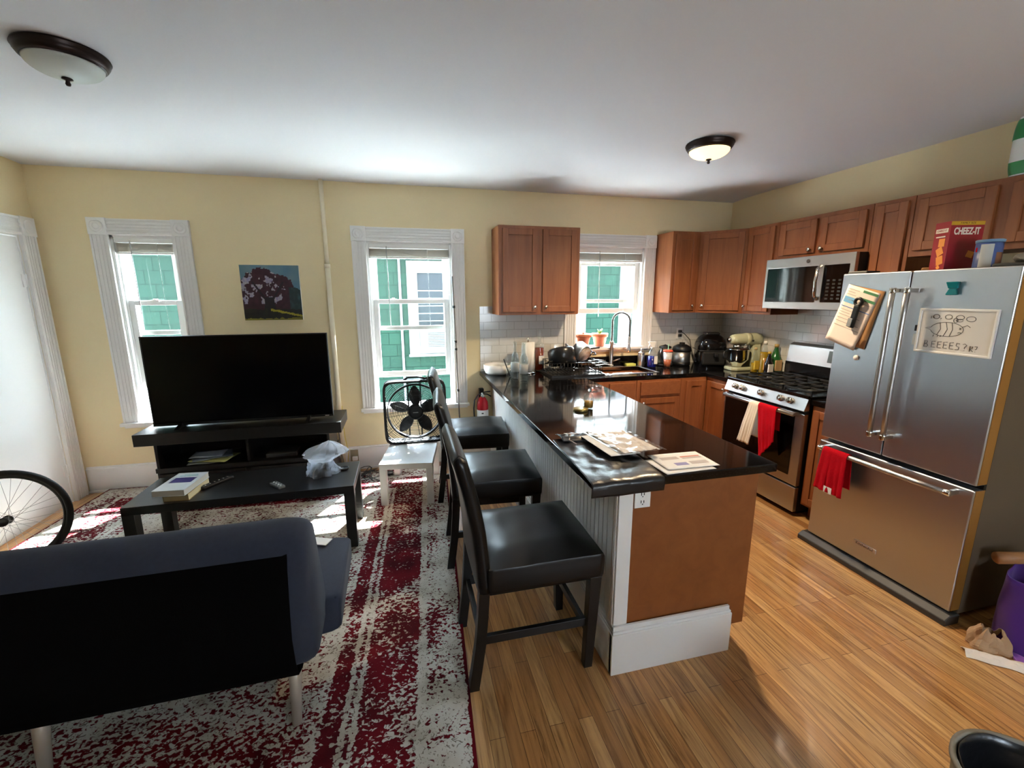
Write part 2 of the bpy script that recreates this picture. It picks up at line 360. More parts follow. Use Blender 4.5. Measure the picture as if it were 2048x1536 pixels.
for n_, w, lo, hi in ((1, WIN[1], (.86, 1.575), (1.295, 2.06)), (2, WIN[2], (.86, 1.575), (1.295, 2.06)), (3, WIN[3], (1.425, 1.935), (1.53, 2.06))):
    o = casing('window_%d' % n_, w)
    a, b_ = w[0]+.03, w[1]-.03; mid = (a+b_)/2; dx = (b_-a)*.24
    lf = (mid,) if n_ == 1 else (mid-dx, mid+dx)
    sash(o, a, b_, lo[0], lo[1], .040, lifts=lf)
    sash(o, a+.004, b_-.004, hi[0], hi[1], .080, bot=.036, pane=M_pane2)
# blinds drawn up
def blind(w, label, wand_x, wand_l, droop):
    x0, x1, z1 = w[0]+.02, w[1]-.02, w[3]-.018
    t = thing('window_blind', label, 'blind', ((x0+x1)/2, 0, z1)); L = (x1-x0)/2
    mk('headrail', B().box(-L, L, .002, .034, -.035, 0), M_white, t, bev=.002)
    b = B()
    for k in range(16):
        z = -.04-k*.0042; q = random.uniform(-.002, .002)
        b.box(-L+.004, L-.004, .001+q, .033+q, z-.0016, z)
    if droop:
        b.hexa([(-L+.15, -.004, -.045), (-L+.15, .028, -.045), (L*.4, .028, -.118), (L*.4, -.004, -.118)], [(-L+.15, -.004, -.043), (-L+.15, .028, -.043), (L*.4, .028, -.114), (L*.4, -.004, -.114)])
    tag(mk('slat_stack', b, pm('blind_vinyl', c3(205, 196, 182), .5), t), label='vinyl slats pulled up tight')
    mk('bottom_rail', B().box(-L+.004, L-.004, .003, .031, -.122, -.108), M_white, t, bev=.002)
    if wand_l: mk('tilt_wand', B().cyl((wand_x, -.004, -.02), (wand_x+.004, -.006, -wand_l), .0035), pm('wand_plastic', c3(190, 190, 186), .2), t)
    mk('pull_cord', B().tube([(L*.45, -.004, -.03), (L*.45, -.005, -.5), (L*.45+.004, -.004, -.72)], .0012, 6), M_white, t)
    return t
blind(WIN[1], 'raised vinyl blind in the narrow window behind the television', -.09, .62, False)
blind(WIN[2], 'raised vinyl blind with one drooping slat above the box fan', -.20, .72, True)
blind(WIN[3], 'raised vinyl blind in the kitchen window over the sink', -.12, .66, False)

# baseboards, pipe
def bboard(b, x0, x1, y, z1=.222, ax='x', s=-1):
    if ax == 'x':
        b.box(x0, x1, y, y+s*.016, 0, z1-.03); b.prism([(y, z1-.03), (y+s*.020, z1-.03), (y+s*.020, z1-.018), (y+s*.010, z1-.012), (y+s*.010, z1), (y, z1)], x0, x1, 'x')
        b.box(x0, x1, y+s*.016, y+s*.028, 0, .018)
    else:
        b.box(y, y+s*.016, x0, x1, 0, z1-.03); b.prism([(y, z1-.03), (y+s*.020, z1-.03), (y+s*.020, z1-.018), (y+s*.010, z1-.012), (y+s*.010, z1), (y, z1)], x0, x1, 'y')
        b.box(y+s*.016, y+s*.028, x0, x1, 0, .018)
    return b
tag(mk('baseboard_back', bboard(B(), XL+.02, .80, 0), M_trim, bev=.0015), kind='structure')
tag(mk('baseboard_left', bboard(B(), YF, DOOR[0]-.12, XL, ax='y', s=1), M_trim), kind='structure')
tag(mk('baseboard_right', bboard(B(), YF, -3.1, XR, ax='y', s=-1), M_trim), kind='structure')
tag(mk('baseboard_front', bboard(B(), XL, XR, YF, s=1), M_trim), kind='structure')
t = thing('heating_pipe', 'cream painted vertical pipe running floor to ceiling between television and window', 'pipe', (-.608, -.03, 0))
mk('lower_pipe', B().cyl((0, 0, 0), (0, 0, 1.86), .021), M_cream, t)
mk('upper_pipe', B().cyl((0, 0, 1.86), (0, 0, H), .017), M_cream, t)
mk('collar', B().cyl((0, 0, 1.84), (0, 0, 1.875), .024), M_cream, t)
# door
def door():
    y0, y1, _, z1 = DOOR
    b = B(); cw = .125
    b.box(XL, XL+.02, y1, y1+cw, 0, z1+.0); b.box(XL, XL+.02, y0-cw, y0, 0, z1)
    for yy in (y1, y0-cw):
        b.box(XL+.02, XL+.028, yy, yy+.018, 0, z1); b.box(XL+.02, XL+.028, yy+cw-.018, yy+cw, 0, z1)
        for q in (.04, .062, .084): b.box(XL+.02, XL+.025, yy+q-.007, yy+q+.007, 0, z1)
    b.box(XL, XL+.02, y0, y1, z1, z1+cw); b.box(XL+.02, XL+.028, y0, y1, z1, z1+.018); b.box(XL+.02, XL+.028, y0, y1, z1+cw-.018, z1+cw)
    for q in (.05, .075): b.box(XL+.02, XL+.025, y0, y1, z1+q-.007, z1+q+.007)
    b.box(XL-WT, XL, y1-.012, y1, 0, z1); b.box(XL-WT, XL, y0, y0+.012, 0, z1); b.box(XL-WT, XL, y0, y1, z1-.012, z1)
    o = tag(mk('door_1', b, M_trim, bev=.002), kind='structure')
    for yy in (y1+cw/2, y0-cw/2):
        r = B().box(XL, XL+.034, yy-cw/2-.002, yy+cw/2+.002, z1-.002, z1+cw+.004)
        r.lathe([(.046, 0), (.046, .004), (.040, .008), (.034, .004), (.018, .009), (.0001, .011)], n=24, M=Matrix.Translation((XL+.034, yy, z1+cw/2)) @ Matrix.Rotation(PI/2, 4, 'Y'))
        mk('rosette_block', r, M_trim, o)
    mk('door_slab', B().box(XL-.045, XL-.003, y0+.015, y1-.016, .006, z1-.016), M_trim, o, bev=.003)
    for z in (1.72, .27):
        h = B().box(XL-.006, XL+.004, y1-.045, y1-.012, z-.045, z+.045); h.cyl((XL+.006, y1-.014, z-.048), (XL+.006, y1-.014, z+.048), .006)
        mk('hinge', h, M_trim, o)
    k = B().lathe([(.026, 0), (.026, .006), (.010, .010), (.010, .03), (.024, .04), (.028, .055), (.02, .068), (.0001, .07)], M=Matrix.Translation((XL-.003, y0+.08, 1.0)) @ Matrix.Rotation(PI/2, 4, 'Y'))
    mk('door_knob', k, pm('brass', c3(170, 130, 60), .25, 1), o)
door()
# unseen window, added behind the viewer to let in fill light
o = tag(mk('window_4', B().box(FW[0]-.1, FW[0], YF, YF+.02, FW[2]-.1, FW[3]+.1).box(FW[1], FW[1]+.1, YF, YF+.02, FW[2]-.1, FW[3]+.1).box(FW[0], FW[1], YF, YF+.02, FW[3], FW[3]+.1).box(FW[0], FW[1], YF, YF+.03, FW[2]-.1, FW[2]), M_trim), kind='structure')
b = B()
for xx in (FW[0], (FW[0]+FW[1])/2-.03, FW[1]-.05): b.box(xx, xx+.05, YF-.09, YF-.05, FW[2], FW[3])
for zz in (FW[2], 1.4, FW[3]-.05): b.box(FW[0], FW[1], YF-.09, YF-.05, zz, zz+.05)
mk('sash', b, M_trim, o)

# ------------------------------------------------------------------ outdoors
M_shing = pm('green_shingles', c3(58, 104, 84), .9, spec=0)
def shingle():
    m = M_shing; b, l = base(m); t = nd(m, 'ShaderNodeTexCoord'); s = nd(m, 'ShaderNodeSeparateXYZ'); c = nd(m, 'ShaderNodeCombineXYZ')
    l.new(t.outputs['Object'], s.inputs[0]); l.new(s.outputs[0], c.inputs[0]); l.new(s.outputs[2], c.inputs[1])
    k = nd(m, 'ShaderNodeTexBrick', i_Scale=1.0, i_Color1=c3(25, 43, 36), i_Color2=c3(23, 39, 33), i_Mortar=c3(15, 27, 23))
    k.inputs['Mortar Size'].default_value = .006; k.inputs['Brick Width'].default_value = .3; k.inputs['Row Height'].default_value = .235
    l.new(c.outputs[0], k.inputs[0]); l.new(k.outputs[0], b.inputs['Base Color'])
shingle()
M_ext = pm('exterior_white', c3(96, 100, 103), .9, spec=0)
NY = 5.0; KH = (NY+4.171)/(3.5+4.171)
HX = lambda x: x*KH
HZ = lambda z: (z-2.603)*KH+2.603   # heights above the ground outside
t = thing('neighbouring_house', 'green shingled house with white window trim seen outside through the windows', 'house', (0, NY, -1.0))
mk('shingle_wall', B().box(-11, 11, 0, .2, 0, 3.55), M_shing, t)
mk('roof', B().prism([(-.25, 3.5), (-.25, 3.56), (4, 5.6), (8, 3.56), (8, 3.5)], -11.2, 11.2, 'x'), pm('roof_grey', c3(96, 92, 90), .9), t)
def nwin(x0, x1, z0, z1, ac=False):
    x0, x1, z0, z1 = HX(x0), HX(x1), HZ(z0), HZ(z1)
    b = B().box(x0, x0+.2, -.04, 0, z0, z1).box(x1-.2, x1, -.04, 0, z0, z1).box(x0+.2, x1-.2, -.04, 0, z1-.23, z1).box(x0-.02, x1+.02, -.07, 0, z0-.05, z0)
    b.box(x0+.2, x1-.2, -.02, 0, z0, z0+.585)
    b.box(x0+.2, x1-.2, -.025, 0, z0+1.07, z0+1.13)
    w = mk('window_trim', b, M_ext, t)
    mk('pane', B().box(x0+.2, x1-.2, -.012, -.004, z0+.585, z1-.23), pm('house_window_dark', c3(26, 31, 36), .6, spec=.1), w)
    s = B()
    for k in range(5): s.box(x0+.18, x1-.18, -.018, -.012, z0+.66+k*.15, z0+.68+k*.15)
    mk('shade_slat', s, M_ext, w)
    if ac:
        a = mk('air_conditioner', B().box(x0+.29, x0+.93, -.38, -.02, z0+.12, z0+.53), M_ext, t, bev=.01)
        g = B()
        for k in range(9): g.box(x0+.35, x0+.72, -.388, -.38, z0+.18+k*.033, z0+.198+k*.033)
        mk('air_grille', g, pm('grille_grey', c3(50, 53, 54), .9, spec=0), a)
nwin(.085, 1.25, 1.63, 3.175, True)
mk('corner_board', B().box(HX(2.98), HX(3.28), -.04, 0, 0, 3.5).box(HX(3.95), HX(4.2), -.04, 0, 0, 3.5), M_ext, t)
mk('conduit', B().cyl((-.036, -.03, 0), (-.036, -.03, 3.5), .024), M_ext, t)
tag(mk('ground_outside', B().box(-12, 12, .3, 12, -1.2, -1.0), pm('concrete', c3(222, 222, 218), .9)), 'pale ground strip between the two houses outside', 'ground', kind='structure')

# ------------------------------------------------------------------ rug
def rug_mat():
    m = pm('distressed_red_rug', c3(200, 195, 185), .95, spec=.1); b, l = base(m)
    t = nd(m, 'ShaderNodeTexCoord'); s = nd(m, 'ShaderNodeSeparateXYZ'); l.new(t.outputs['Object'], s.inputs[0])
    # distance from the nearer long edge (rug is 2.8 wide, x from 0)
    a = nd(m, 'ShaderNodeMath', operation='SUBTRACT'); a.inputs[0].default_value = 2.8; l.new(s.outputs[0], a.inputs[1])
    e = nd(m, 'ShaderNodeMath', operation='MINIMUM'); l.new(s.outputs[0], e.inputs[0]); l.new(a.outputs[0], e.inputs[1])
    ny = nd(m, 'ShaderNodeMath', operation='MULTIPLY'); ny.inputs[1].default_value = -1; l.new(s.outputs[1], ny.inputs[0])
    e2 = nd(m, 'ShaderNodeMath', operation='MINIMUM'); l.new(e.outputs[0], e2.inputs[0]); l.new(ny.outputs[0], e2.inputs[1])
    d = nd(m, 'ShaderNodeMath', operation='DIVIDE'); d.inputs[1].default_value = 1.4; l.new(e2.outputs[0], d.inputs[0])
    g = lambda v: (v, v, v, 1)
    # how red each band is (0 cream .. 1 solid red)
    stops = []
    def band(x0, v): stops.append((min(x0/1.4, 1), g(v)))
    for x0, v in ((0, 1.5), (.010, 1.5), (.012, .20), (.10, .20), (.112, .42), (.17, .42), (.178, .0), (.21, .0), (.215, .70), (.43, .70), (.436, .0), (.452, .0), (.455, .5), (.468, .5), (.472, .0), (.49, .0), (.494, .74), (.56, .70), (.566, .05), (.59, .05), (.61, .22), (.9, .26), (1.0, .40), (1.2, .2), (1.4, .3)): band(x0, v)
    r = ramp(m, stops, 'LINEAR'); l.new(d.outputs[0], r.inputs[0])
    # worn patches: two scales of noise pulled out across the weave
    mp = nd(m, 'ShaderNodeMapping'); mp.inputs['Scale'].default_value = (50, 64, 1); l.new(t.outputs['Object'], mp.inputs[0])
    n1 = nd(m, 'ShaderNodeTexNoise', i_Scale=1.0, i_Detail=2.5, i_Roughness=.5, i_Distortion=.5); l.new(mp.outputs[0], n1.inputs[0])
    mp2 = nd(m, 'ShaderNodeMapping'); mp2.inputs['Scale'].default_value = (1.7, 2.3, 1); l.new(t.outputs['Object'], mp2.inputs[0])
    n2 = nd(m, 'ShaderNodeTexNoise', i_Scale=1.0, i_Detail=3.0, i_Distortion=1.0); l.new(mp2.outputs[0], n2.inputs[0])
    # a floral lattice to break the bands
    vo = nd(m, 'ShaderNodeTexVoronoi', i_Scale=14.0, feature='SMOOTH_F1'); l.new(t.outputs['Object'], vo.inputs[0])
    def math_(op, x, y, k=None):
        q = nd(m, 'ShaderNodeMath', operation=op)
        for i, v in enumerate((x, y)):
            if isinstance(v, (int, float)): q.inputs[i].default_value = v
            else: l.new(v, q.inputs[i])
        return q.outputs[0]
    v = math_('ADD', math_('MULTIPLY', n2.outputs[0], 2.1), -1.09)
    w = math_('ADD', math_('MULTIPLY', vo.outputs[0], .6), -.24)
    x = math_('ADD', math_('ADD', r.outputs[0], v), w)
    y = math_('SUBTRACT', x, math_('ADD', math_('MULTIPLY', math_('ADD', n1.outputs[0], -.5), 3.2), .5))
    sm = nd(m, 'ShaderNodeMapRange', interpolation_type='SMOOTHSTEP'); sm.inputs[1].default_value = -.12; sm.inputs[2].default_value = .12; l.new(y, sm.inputs[0])
    n3 = nd(m, 'ShaderNodeTexNoise', i_Scale=5.0, i_Detail=6.0); l.new(t.outputs['Object'], n3.inputs[0])
    cr = ramp(m, [(.35, c3(160, 150, 134)), (.5, c3(192, 185, 172)), (.62, c3(205, 200, 190))]); l.new(n3.outputs[0], cr.inputs[0])
    rd = ramp(m, [(.35, c3(66, 10, 18)), (.65, c3(110, 18, 28))]); l.new(n3.outputs[0], rd.inputs[0])
    # grey-green wear specks in the cream
    n4 = nd(m, 'ShaderNodeTexNoise', i_Scale=60.0, i_Detail=4.0, i_Distortion=1.5); l.new(t.outputs['Object'], n4.inputs[0])
    k4 = ramp(m, [(.58, g(0)), (.63, g(1))]); l.new(n4.outputs[0], k4.inputs[0])
    m4 = nd(m, 'ShaderNodeMix', data_type='RGBA'); l.new(k4.outputs[0], m4.inputs[0]); l.new(cr.outputs[0], m4.inputs[6]); m4.inputs[7].default_value = c3(122, 112, 100)
    mx = nd(m, 'ShaderNodeMix', data_type='RGBA'); l.new(sm.outputs[0], mx.inputs[0]); l.new(m4.outputs[2], mx.inputs[6]); l.new(rd.outputs[0], mx.inputs[7]); l.new(mx.outputs[2], b.inputs['Base Color'])
    bp = nd(m, 'ShaderNodeBump', i_Strength=.5, i_Distance=.003); n5 = nd(m, 'ShaderNodeTexNoise', i_Scale=420.0); l.new(t.outputs['Object'], n5.inputs[0]); l.new(n5.outputs[0], bp.inputs['Height']); l.new(bp.outputs[0], b.inputs['Normal'])
    return m
def rug():
    def f(u, v): return (2.8*u, -4.6*v, .0105+.0008*noise.noise(Vector((u*9, v*9, 1))))
    o = mk('area_rug', B().sheet(f, 30, 40, .010), rug_mat(), loc=(-2.47, -.02, .0005), rz=-.055)
    tag(o, 'large distressed crimson and cream area rug under sofa and coffee table', 'rug')
rug()

# ------------------------------------------------------------------ cabinets
CT = .884          # worktop height
M_knob = M_chrome
def front(parent, name, u0, u1, v0, v1, knob=None, panel=True, label=None):
    fr = .052; y = -.019
    b = B()
    if panel:
        b.box(u0, u0+fr, y, -.0005, v0, v1); b.box(u1-fr, u1, y, -.0005, v0, v1); b.box(u0+fr, u1-fr, y, -.0005, v0, v0+fr); b.box(u0+fr, u1-fr, y, -.0005, v1-fr, v1)
        b.box(u0+fr-.002, u1-fr+.002, y+.009, -.0005, v0+fr-.002, v1-fr+.002)
    else: b.box(u0, u1, y, -.0005, v0, v1)
    d = mk(name, b, M_cab if panel else M_cabh, parent, bev=.003)
    if knob:
        k = B().lathe([(.006, 0), (.006, .012), (.013, .017), (.0155, .022), (.012, .027), (.0001, .028)], n=16, M=Matrix.Translation((knob[0], y, knob[1])) @ Matrix.Rotation(PI/2, 4, 'X'))
        mk('knob', k, M_knob, d)
    return d
def cabinet(name, label, cat, loc, rz, w, dep, h, doors=(), drawers=(), toe=0, group=None):
    t = thing(name, label, cat, loc, rz, group)
    b = B().box(0, w, 0, dep, toe, h)
    if toe: b.box(.01, w-.01, .07, dep, 0, toe)
    mk('carcass', b, M_cab, t, bev=.0015)
    for d in doors: front(t, 'cabinet_door', *d)
    for d in drawers: front(t, 'drawer_front', *d)
    return t
R_ = -PI/2; UB, UT = 1.435, 2.202; UD = .30; g_ = 'stained maple wall cabinets'
hh = UT-UB
cabinet('wall_cabinet', 'double door maple wall cabinet hanging left of the kitchen window', 'cabinet', (.829, -UD, UB), 0, .754, UD-.002, hh,
        [(.035, .355, .025, hh-.025, (.325, .07)), (.40, .72, .025, hh-.025, (.43, .07))], group=g_)
cabinet('wall_cabinet', 'narrow maple wall cabinet right of the kitchen window with a glossy bare side', 'cabinet', (2.530, -UD, UB), 0, .30, UD-.01, hh,
        [(.03, .262, .025, hh-.025, (.235, .07))], group=g_)
# diagonal corner cabinet
def corner():
    t = thing('corner_wall_cabinet', 'diagonal corner maple wall cabinet above the air fryer', 'cabinet', (2.832, -UD, UB), 0, g_)
    # footprint (local): front edge runs from (0,0) to (.268,-.31)
    mk('carcass', B().prism([(0, 0), (.268, -.31), (.566, -.31), (.566, UD-.01), (0, UD-.01)], 0, hh), M_cab, t, bev=.0015)
    L = math.hypot(.268, .31); a = math.atan2(-.31, .268)
    d = bpy.data.objects.new('cabinet_door', None)
    fr = .05; y = -.019; b = B(Matrix.Rotation(a, 4, 'Z'))
    u0, u1, v0, v1 = .03, L-.025, .025, hh-.025
    b.box(u0, u0+fr, y, -.0005, v0, v1); b.box(u1-fr, u1, y, -.0005, v0, v1); b.box(u0+fr, u1-fr, y, -.0005, v0, v0+fr); b.box(u0+fr, u1-fr, y, -.0005, v1-fr, v1); b.box(u0+fr-.002, u1-fr+.002, y+.009, -.0005, v0+fr-.002, v1-fr+.002)
    o = mk('cabinet_door', b, M_cab, t, bev=.003)
    k = B(Matrix.Rotation(a, 4, 'Z')).lathe([(.006, 0), (.006, .012), (.013, .017), (.0155, .022), (.012, .027), (.0001, .028)], n=16, M=Matrix.Translation((u0+.03, y, .07)) @ Matrix.Rotation(PI/2, 4, 'X'))
    mk('knob', k, M_knob, o)
corner()
FX = XR-UD
cabinet('wall_cabinet', 'narrow maple wall cabinet between the corner cabinet and the microwave', 'cabinet', (FX, -.612, UB), R_, .345, UD-.002, hh, [(.03, .315, .025, hh-.025, (.055, .07))], group=g_)
h2 = UT-1.893
cabinet('wall_cabinet', 'short double door maple cabinet directly above the microwave', 'cabinet', (FX, -.960, 1.893), R_, .765, UD-.002, h2,
        [(.03, .36, .03, h2-.03, (.33, .055)), (.40, .735, .03, h2-.03, (.43, .055))], group=g_)
cabinet('wall_cabinet', 'tall narrow maple cabinet between microwave and refrigerator', 'cabinet', (FX, -1.728, UB), R_, .25, UD-.002, hh, [(.03, .222, .025, hh-.025)], group=g_)
h3 = UT-1.835
cabinet('wall_cabinet', 'wide short maple cabinet above the refrigerator behind the cracker box', 'cabinet', (FX, -1.981, 1.835), R_, .92, UD-.002, h3,
        [(.03, .40, .035, h3-.03), (.46, .89, .035, h3-.03)], group=g_)
BD = .615; bh = CT-.04; gb = 'stained maple base cabinets'
cabinet('base_cabinet', 'maple base cabinet in the inside corner beside the peninsula', 'cabinet', (1.47, -BD, 0), 0, .575, BD-.012, bh,
        [(.30, .555, .12, .64, (.525, .60), True)], [(.30, .555, .67, bh-.02, None, False)], toe=.1, group=gb)
cabinet('base_cabinet', 'maple sink base cabinet with false drawer front under the sink', 'cabinet', (2.048, -BD, 0), 0, .46, BD-.012, bh,
        [(.035, .445, .12, .67, (.06, .63), True)], [(.035, .445, .70, bh-.02, None, False)], toe=.1, group=gb)
cabinet('base_cabinet', 'maple corner base cabinet right of the sink cabinet', 'cabinet', (2.51, -BD, 0), 0, .27, BD-.012, bh,
        [(.05, .262, .12, bh-.03, None, True)], toe=.1, group=gb)
cabinet('base_cabinet', 'narrow maple base cabinet with one knob immediately left of the stove', 'cabinet', (2.785, -BD-.003, 0), R_, .332, .6, bh,
        [(.03, .30, .12, bh-.03, (.27, .77), True)], toe=.1, group=gb)
cabinet('base_cabinet', 'narrow maple base cabinet squeezed between stove and refrigerator', 'cabinet', (2.765, -1.770, 0), R_, .235, .62, bh,
        [(.02, .215, .12, bh-.03, None, True)], toe=.1, group=gb)
cabinet('peninsula_cabinet', 'maple peninsula cabinet with plain end panel and white beadboard back under the black worktop', 'cabinet', (1.455, -2.672, 0), PI/2, 2.05, .592, bh,
        [(.04+i*.5, .50+i*.5, .12, .64, None, True) for i in range(4)], [(.04+i*.5, .50+i*.5, .67, bh-.02, None, False) for i in range(4)], toe=.1)
pt = [o for o in bpy.data.objects if o.name == 'peninsula_cabinet'][0]
def loc2(w):   # world -> peninsula frame builder
    return B(Matrix.Rotation(-PI/2, 4, 'Z') @ Matrix.Translation((-1.455, 2.672, 0)))
mk('end_panel', loc2(0).box(.86, 1.470, -2.682, -2.6722, .105, bh), M_panel, pt, bev=.001)
b = loc2(0); b.box(.824, .862, -2.672, -.002, 0, bh)
yy = -2.60
while yy < -.03:
    b.box(.812, .824, yy-.0175, yy+.0175, .2, bh); yy += .043
mk('beadboard', b, M_trim, pt)
b = loc2(0); b.box(.803, .866, -2.690, -2.615, 0, bh); b.box(.798, .803, -2.68, -2.662, 0, bh); b.box(.797, .803, -2.655, -2.640, 0, bh)
mk('corner_post', b, M_trim, pt, bev=.003)
b = loc2(0)
b.box(.788, 1.378, -2.716, -2.6905, 0, .195); b.box(.793, 1.376, -2.710, -2.6905, .195, .205); b.box(.797, 1.372, -2.703, -2.6905, .205, .225)
b.box(.788, .815, -2.7105, -.03, 0, .195); b.box(.793, .815, -2.705, -.03, .195, .205); b.box(.797, .815, -2.70, -.03, .205, .225)
mk('plinth', b, M_trim, pt, bev=.002)
b = loc2(0); b.box(.872, .943, -2.690, -2.6825, .755, .872-.03)
o = mk('power_outlet', b, M_white, pt, bev=.002)
b = loc2(0)
for zc in (.782, .815): b.box(.899, .902, -2.6915, -2.690, zc-.006, zc+.006); b.box(.911, .914, -2.6915, -2.690, zc-.005, zc+.005); b.box(.9045, .9085, -2.6915, -2.690, zc-.013, zc-.009)
mk('socket_slot', b, M_blackm, o)

# ------------------------------------------------------------------ worktop, sink, splash
SK = (1.80, 2.335, -.49, -.115)
us = [.694, 1.553, SK[0], SK[1], 2.765, 3.399]; vs = [-2.694, -.958, -.62, SK[2], SK[3], -.001]
def ins(x, y):
    if SK[0] < x < SK[1] and SK[2] < y < SK[3]: return False
    if x < 1.553: return True
    if y > -.62: return True
    return x > 2.765 and y > -.958
tag(mk('worktop', B().slab(us, vs, ins, CT-.038, CT), M_granite, bev=.005, seg=3), 'polished black granite worktop running along the window wall and out over the peninsula', 'worktop')
tag(mk('worktop', B().box(2.745, 3.398, -1.999, -1.768, CT-.038, CT), M_granite, bev=.004), 'small black granite worktop piece between stove and refrigerator', 'worktop')
t = thing('kitchen_sink', 'stainless steel undermount sink set in black granite below the window', 'sink', ((SK[0]+SK[1])/2, (SK[2]+SK[3])/2, CT-.04))
a, d = (SK[1]-SK[0])/2, (SK[3]-SK[2])/2
b = B(); b.slab([-a-.012, -a, a, a+.012], [-d-.012, -d, d, d+.012], lambda x, y: not (abs(x) < a and abs(y) < d), -.17, 0); b.box(-a, a, -d, d, -.175, -.170)
mk('basin', b, pm('sink_steel', c3(150, 150, 148), .28, 1), t, bev=.004)
mk('rim', B().slab([-a-.012, -a+.012, a-.012, a+.012], [-d-.012, -d+.012, d-.012, d+.012], lambda x, y: not (abs(x) < a-.012 and abs(y) < d-.012), .0405, .044), M_steel, t, bev=.001)
mk('drain', B().lathe([(.045, -.169), (.045, -.165), (.03, -.167), (.0001, -.167)]), M_chrome, t)
# granite upstand under the window
tag(mk('trim_1', B().box(1.553, 2.52, -.02, -.001, CT, CT+.10), M_granite, bev=.002), 'black granite upstand strip below the kitchen window', kind='structure')
tag(mk('trim_2', B().box(.705, 1.553, -.009, -.0005, CT, 1.506), M_tile), 'white subway tile left of the kitchen window', kind='structure')
tag(mk('trim_3', B().box(2.524, XR-.009, -.009, -.0005, CT, 1.436), M_tile), 'white subway tile right of the kitchen window', kind='structure')
tag(mk('trim_4', B().box(XR-.009, XR-.0005, -2.0, -.0005, CT, 1.50), M_tile), 'white subway tile behind the stove', kind='structure')

# faucet
def faucet():
    t = thing('kitchen_faucet', 'tall spring neck stainless pull down faucet behind the sink', 'faucet', (2.045, -.085, CT))
    mk('deck_plate', B().box(-.13, .13, -.035, .035, 0, .008), M_steel, t, bev=.003)
    mk('body', B().lathe([(.026, .008), (.024, .03), (.019, .04), (.019, .24), (.022, .245), (.022, .26), (.013, .27), (.0001, .271)]), M_steel, t)
    mk('lever', B().cyl((.018, 0, .06), (.09, -.02, .085), .006), M_steel, t)
    pts = [(0, 0, .26+.03*k) for k in range(8)]; z0 = .47; r = .072
    for k in range(1, 15):
        a = PI*k/14; pts.append((r*(1-math.cos(a))*.93, -r*(1-math.cos(a))*.75, z0+r*1.15*math.sin(a)))
    x, y, _ = pts[-1]; pts += [(x, y, z0-.04), (x, y, z0-.10), (x, y, z0-.15)]
    mk('hose', B().tube(pts, .008), M_dkgrey, t)
    # spring coil
    P = [Vector(p) for p in pts]; L = [0]
    for i in range(1, len(P)): L.append(L[-1]+(P[i]-P[i-1]).length)
    coil = []; turns = 46; N = turns*9
    for q in range(N):
        s = L[-1]*q/(N-1); i = max(k for k in range(len(L)-1) if L[k] <= s+1e-9); f = (s-L[i])/(L[i+1]-L[i])
        p = P[i].lerp(P[i+1], min(f, 1)); T = (P[i+1]-P[i]).normalized(); A = T.cross(Vector((.6, .8, 0))).normalized(); Bv = T.cross(A)
        th = 2*PI*turns*q/N; coil.append(p+(A*math.cos(th)+Bv*math.sin(th))*.0125)
    mk('spring', B().tube(coil, .0022, 5), pm('spring_steel', c3(110, 108, 104), .35, 1), t)
    x, y = pts[-1][:2]
    mk('spray_head', B().lathe([(.011, .32), (.014, .31), (.015, .22), (.020, .19), (.020, .165), (.0001, .164)], x, y), M_steel, t)
    mk('support_arm', B().cyl((0, 0, .235), (x, y, .245), .006).tube([(x+.019*math.cos(a*PI/6), y+.019*math.sin(a*PI/6), .245) for a in range(12)], .004, 6, closed=True), M_steel, t)
faucet()

# ------------------------------------------------------------------ microwave
def micro():
    t = thing('microwave_oven', 'stainless over the range microwave with black glass door', 'microwave', (2.99, -.974, 1.495), R_)
    w, h = .765, .395
    mk('housing', B().box(.004, w-.004, .03, .405, .006, h), M_blackm, t, bev=.003)
    mk('face', B().slab([0, .022, .49, .535, w-.035, w], [0, .055, h-.075, h], lambda x, z: not ((.022 < x < .49 or .535 < x < w-.035) and .055 < z < h-.075), 0, .03, 'y'), M_steel, t, bev=.003)
    mk('door_window', B().box(.022, .49, .004, .02, .055, h-.075), pm('black_glass', c3(6, 6, 7), .06, spec=.4), t)
    k = mk('control_panel', B().box(.535, w-.035, .004, .02, .055, h-.075), bpy.data.materials['black_glass'], t)
    kg = pm('key_grey', c3(40, 41, 42), .4)
    for i in range(3):
        for j in range(6): mk('key', B().box(.57+i*.045, .592+i*.045, .002, .0042, .075+j*.026, .088+j*.026), kg, k)
    mk('handle', B().tube([(.512, 0, .075), (.512, -.03, .10), (.512, -.038, .2), (.512, -.03, h-.10), (.512, 0, h-.075)], .013, 12, flat=.8), M_chrome, t)
    mk('emblem', B().lathe([(.014, 0), (.014, .003), (.0001, .0031)], M=Matrix.Translation((.40, 0, h-.036)) @ Matrix.Rotation(PI/2, 4, 'X')), M_dkgrey, t)
    mk('vent', B().box(.02, w-.02, .05, .38, -.004, .006), M_blackm, t)
micro()

